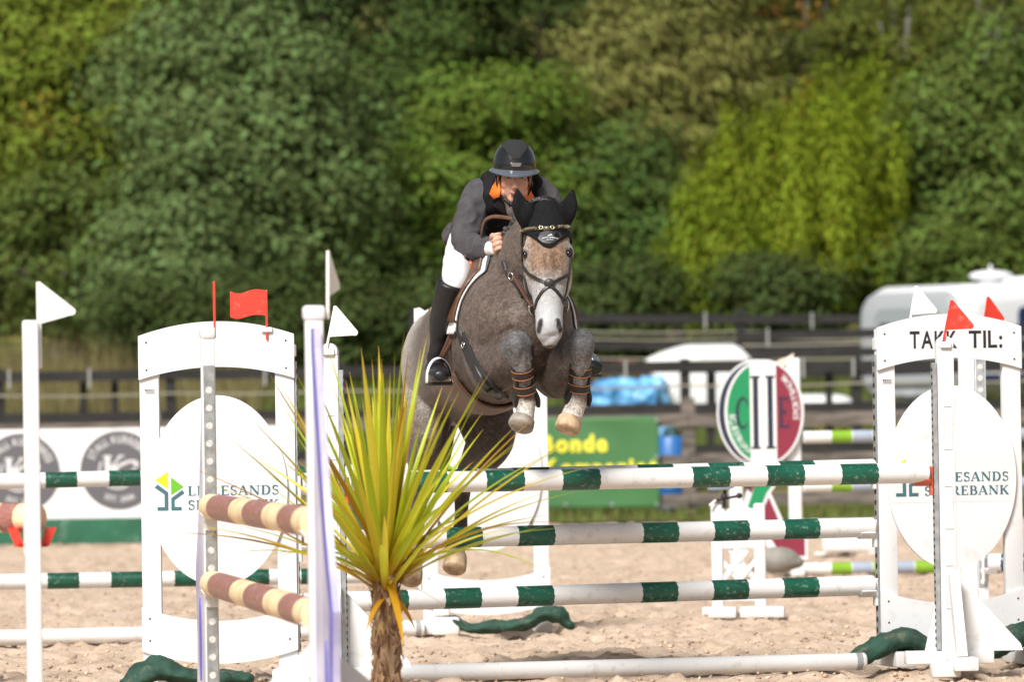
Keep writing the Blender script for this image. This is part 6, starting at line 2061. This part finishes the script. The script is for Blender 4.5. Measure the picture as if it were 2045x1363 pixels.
def kv(poly, nmax=.3, dmin=25, dmax=27):
    def f(c, n):
        x, y = proj(c); return inpoly(x, y, poly) & (n[:, 1] < nmax) & (c[:, 1] > dmin) & (c[:, 1] < dmax)
    return f
vest = [(962, 340), (1003, 352), (1048, 352), (1072, 342), (1078, 360), (1078, 430), (1066, 480), (985, 482), (968, 470), (975, 430), (966, 400)]
mesh_obj('vest', shell(jme, kv(vest, .35, 25.6, 26.3), .006, .008, 16), mat('vest_black', (.007, .007, .008), .75, spec=.2, bump=.2, bscale=80), RID)
# padded vest collar either side of the head
for rows in ([(976, 378, 25.93), (972, 358, 25.92), (982, 348, 25.94)], [(1070, 388, 25.91), (1072, 366, 25.91), (1064, 352, 25.93)]):
    vb = MB(); vb.loft([P(*r) for r in rows], [(.028, .035), (.030, .035), (.02, .02)], side=RL, n=14, sub=5)
    vb.build('vest_shoulder', MATS['vest_black'], RID, smooth=True)
def leaf_plate(name, pts, mt, th=.006, parent=RID):
    mb = MB(); n = len(pts)
    f_ = [P(*q) for q in pts]; b_ = [q + V((0, th, 0)) for q in f_]
    cen = sum(f_, V()) / n - V((0, .008, 0)); cb = cen + V((0, th, 0))
    vs = f_ + b_ + [cen, cb]
    fs = [(i, (i + 1) % n, 2 * n) for i in range(n)] + [((i + 1) % n + n, i + n, 2 * n + 1) for i in range(n)] + [(i, i + n, (i + 1) % n + n, (i + 1) % n) for i in range(n)]
    mb.add(vs, fs); return mb.build(name, mt, parent, smooth=True)
M_orc = mat('orange_collar', (.80, .17, .012), .7, var=.06, bump=.2, bscale=150)
leaf_plate('collar_flap', [(992, 358, 25.80), (998, 362, 25.755), (1000, 380, 25.735), (998, 393, 25.735), (986, 398, 25.76), (977, 387, 25.80), (983, 372, 25.82)], M_orc)
leaf_plate('collar_flap', [(1050, 368, 25.79), (1056, 372, 25.78), (1063, 386, 25.79), (1068, 395, 25.80), (1060, 402, 25.77), (1050, 400, 25.745), (1045, 386, 25.74), (1046, 374, 25.755)], M_orc)
leaf_plate('lapel', [(984, 410, 25.84), (1000, 394, 25.80), (1009, 410, 25.80), (1013, 432, 25.81), (1000, 424, 25.83)], mat('lapel_grey', (.030, .026, .026), .6))
leaf_plate('shirt_front', [(1001, 391, 25.80), (1016, 402, 25.775), (1033, 398, 25.785), (1036, 412, 25.80), (1030, 428, 25.81), (1018, 434, 25.815), (1010, 424, 25.81)], mat('pale_shirt', (.50, .48, .50), .7, bump=.5, bscale=220, var=.12, vscale=160))
leaf_plate('shirt_zip', [(1016.5, 404, 25.755), (1019, 404, 25.755), (1019, 414, 25.77), (1016.5, 414, 25.77)], M_leather, .003)
mb = MB(); nseg = 18; vs = []
for i in range(nseg + 1):
    a = PI * (-.15 + 1.3 * i / nseg)
    c = P(1023, 391, 25.84)
    o = V((-math.cos(a) * .056, -math.sin(a) * .062, -.012 * math.sin(a)))
    for dz, k in ((-.012, 1.06), (.014, .98), (.014, .93), (-.012, 1.0)): vs.append(c + V((o.x * k, o.y * k, o.z + dz)))
mb.add(vs, [(i * 4 + k, i * 4 + (k + 1) % 4, (i + 1) * 4 + (k + 1) % 4, (i + 1) * 4 + k) for i in range(nseg) for k in range(4)])
mb.build('shirt_collar', mat('white_collar', (.78, .78, .78), .7), RID, smooth=True)
mb = MB(); mb.loft([P(978, 497, 25.50), P(989, 495, 25.445)], [(.034, .033), (.031, .030)], side=(0, 0, 1), n=16, sub=3, cap=.15); mb.build('shirt_cuff', MATS['white_collar'], RID, smooth=True)

bc = MB()
tube(bc, thR, grow=.004); tube(bc, thL, grow=.004); tube(bc, torso[:2], grow=.0)
bc.ell(P(955, 480, 26.58), (.135, .15, .12))
cme = organic(bc, .009, 7)
c2 = arr(cme).copy(); n2 = normals(cme)
w = np.array([noise.noise(V((p[0] * 8, p[1] * 8, p[2] * 16))) for p in c2]); put(cme, c2 + n2 * (w * .004)[:, None])
mesh_obj('breeches', cme, mat('white_breeches', (.72, .71, .73), .75, bump=.12, bscale=250), RID)
M_boot = mat('black_boot', (.011, .011, .012), .38, var=.25, vscale=8, bump=.12, bscale=40)
for sh, ft in ((shR, ftR), (shL, ftL)):
    bo = MB(); tube(bo, sh, grow=.006, cap=.12); tube(bo, ft, grow=.005)
    bme2 = organic(bo, .0065, 5)
    c2 = arr(bme2).copy(); n2 = normals(bme2)
    ank = np.array(P(*sh[3][:3]))
    w = np.array([noise.noise(V((p[0] * 14, p[1] * 14, p[2] * 30))) for p in c2]) * (.4 + 1.2 * np.clip(1 - np.linalg.norm(c2 - ank, axis=1) / .16, 0, 1))
    put(bme2, c2 + n2 * (w * .005)[:, None])
    o = mesh_obj('riding_boot', bme2, M_boot, RID)
mb = MB(); mb.cyl(P(863, 618, 26.15), P(872, 612, 26.12), .006); mb.ell(P(863, 618, 26.16), (.012, .012, .012)); mb.build('spur', M_brass, RID, smooth=True)

stirrup(877, 716, 765, 26.02 - shR_s - .08, 50, R(12))
stirrup(1180, 708, 748, 25.95, 38, R(-50))
cord('stirrup_leather', [(912, 640, 25.93 - shR_s * .8), (903, 662, 25.93 - shR_s * .8), (893, 688, 25.94 - shR_s * .8), (881, 714, 25.96 - shR_s * .8)], .012, .004, M_lbrown, SAD, side=(1, .3, 0))
cord('stirrup_leather', [(918, 640, 25.93 - shR_s * .8), (908, 664, 25.93 - shR_s * .8), (898, 690, 25.94 - shR_s * .8), (884, 714, 25.96 - shR_s * .8)], .010, .004, M_lbrown, SAD, side=(1, .3, 0))
cord('stirrup_leather', [(1120, 600, 26.1), (1150, 650, 26.05), (1176, 706, 25.96 - shR_s * .8)], .012, .004, M_lbrown, SAD, side=(1, .3, 0))


# helmet
HEL = thing('riding_helmet', 'glossy black riding helmet with wide brim on the rider\'s head', 'helmet', (0, 0, 0))
M_gloss = mat('gloss_black', (.010, .0105, .012), .10, coat=.2)
M_brim = mat('grey_brim', (.085, .10, .125), .22, coat=.3)
M_matte = mat('textured_black', (.022, .022, .024), .6, bump=.9, bscale=330, var=.3, vscale=300)
mb = MB(); nu, nv = 40, 16
vs = []; r3 = (.0985, .122, .116)
def dome(th, ph, k=1.0):
    sn = math.sin(ph) if ph < PI / 2 else 1.0
    return HL(r3[0] * k * sn * math.cos(th), .012 + r3[1] * k * sn * math.sin(th), .050 + r3[2] * k * math.cos(ph) * (1 if math.cos(ph) > 0 else .75))
for k in (1.0, .90):
    for j in range(nv + 1):
        ph = R(2) + R(104) * j / nv
        for i in range(nu): vs.append(dome(2 * PI * i / nu, ph, k))
fs = []
m = (nv + 1) * nu
for o_ in (0, m):
    for j in range(nv):
        for i in range(nu):
            q = (o_ + j * nu + i, o_ + j * nu + (i + 1) % nu, o_ + (j + 1) * nu + (i + 1) % nu, o_ + (j + 1) * nu + i)
            fs.append(q)
    fs.append([o_ + i for i in range(nu)])
fs += [(nv * nu + i, nv * nu + (i + 1) % nu, m + nv * nu + (i + 1) % nu, m + nv * nu + i) for i in range(nu)]
mb.add(vs, fs).build('shell', M_gloss, HEL, smooth=True)
# vent panel over the crown, narrowing to the brow
def panel(name, ring_pts, k, mt, th=.003):
    mb = MB(); n = len(ring_pts)
    rows = 10; vs = []
    for j in range(rows + 1):
        v = j / rows
        ph = R(12 + 62 * v)
        hwid = R(10 + 2 * v) * 0 + (math.sin(PI * min(1, .25 + v * .6)) * .058 + .004) * (1 - .45 * max(0, v - .45) / .55)
        for i in range(13):
            u = -1 + 2 * i / 12
            x = u * hwid
            s = math.sin(ph)
            cx = max(-1, min(1, x / (r3[0] * max(s, .25))))
            th_ = -PI / 2 + math.asin(cx)
            vs.append(dome(th_, ph, k))
    mb.add(vs, [(j * 13 + i, j * 13 + i + 1, (j + 1) * 13 + i + 1, (j + 1) * 13 + i) for j in range(rows) for i in range(12)])
    me = evaluated(mb.mesh(), [('SOLIDIFY', dict(thickness=.003, offset=0))])
    return mesh_obj(name, me, mt, HEL)
panel('vent_panel', [0], 1.014, M_matte)
mb = MB()
vs = []; n = 30
for i in range(n + 1):
    a = R(-195 + 210 * i / n)
    fr = max(0, -math.sin(a))
    inn = (.099 * math.cos(a), .012 + .122 * math.sin(a), +.031 - .004 * fr)
    ot = (.116 * math.cos(a) * (1 - .06 * fr), .012 + (.125 + .050 * fr ** 1.4) * math.sin(a), .024 - .018 * fr ** 1.5)
    for q, dz in ((inn, .004), (ot, .002), (ot, -.003), (inn, -.003)): vs.append(HL(q[0], q[1], q[2] + dz))
mb.add(vs, [(i * 4 + k, i * 4 + (k + 1) % 4, (i + 1) * 4 + (k + 1) % 4, (i + 1) * 4 + k) for i in range(n) for k in range(4)] + [(0, 1, 2, 3), tuple(n * 4 + k for k in range(4))])
mb.build('brim', M_brim, HEL, smooth=True, auto=50)
mb = MB(); T = HT @ Matrix.Translation((0, -.1165, .058)) @ Matrix.Rotation(R(8), 4, 'X')
mb.prism([(-.026, .008), (.026, .008), (.018, -.008), (-.018, -.008)], -.004, .004, T); mb.build('badge', mat('silver_badge', (.5, .5, .52), .25, .8), HEL)
for s in (-1, 1):
    MB().loft([HL(s * .083, -.005, .0), HL(s * .076, -.015, -.05), HL(s * .056, -.03, -.095), HL(s * .022, -.045, -.128), HL(0, -.048, -.132)], [(.0035, .008)] * 5, side=(1, 0, 0), n=8, sub=4).build('chin_strap', M_blackf, HEL, smooth=True)
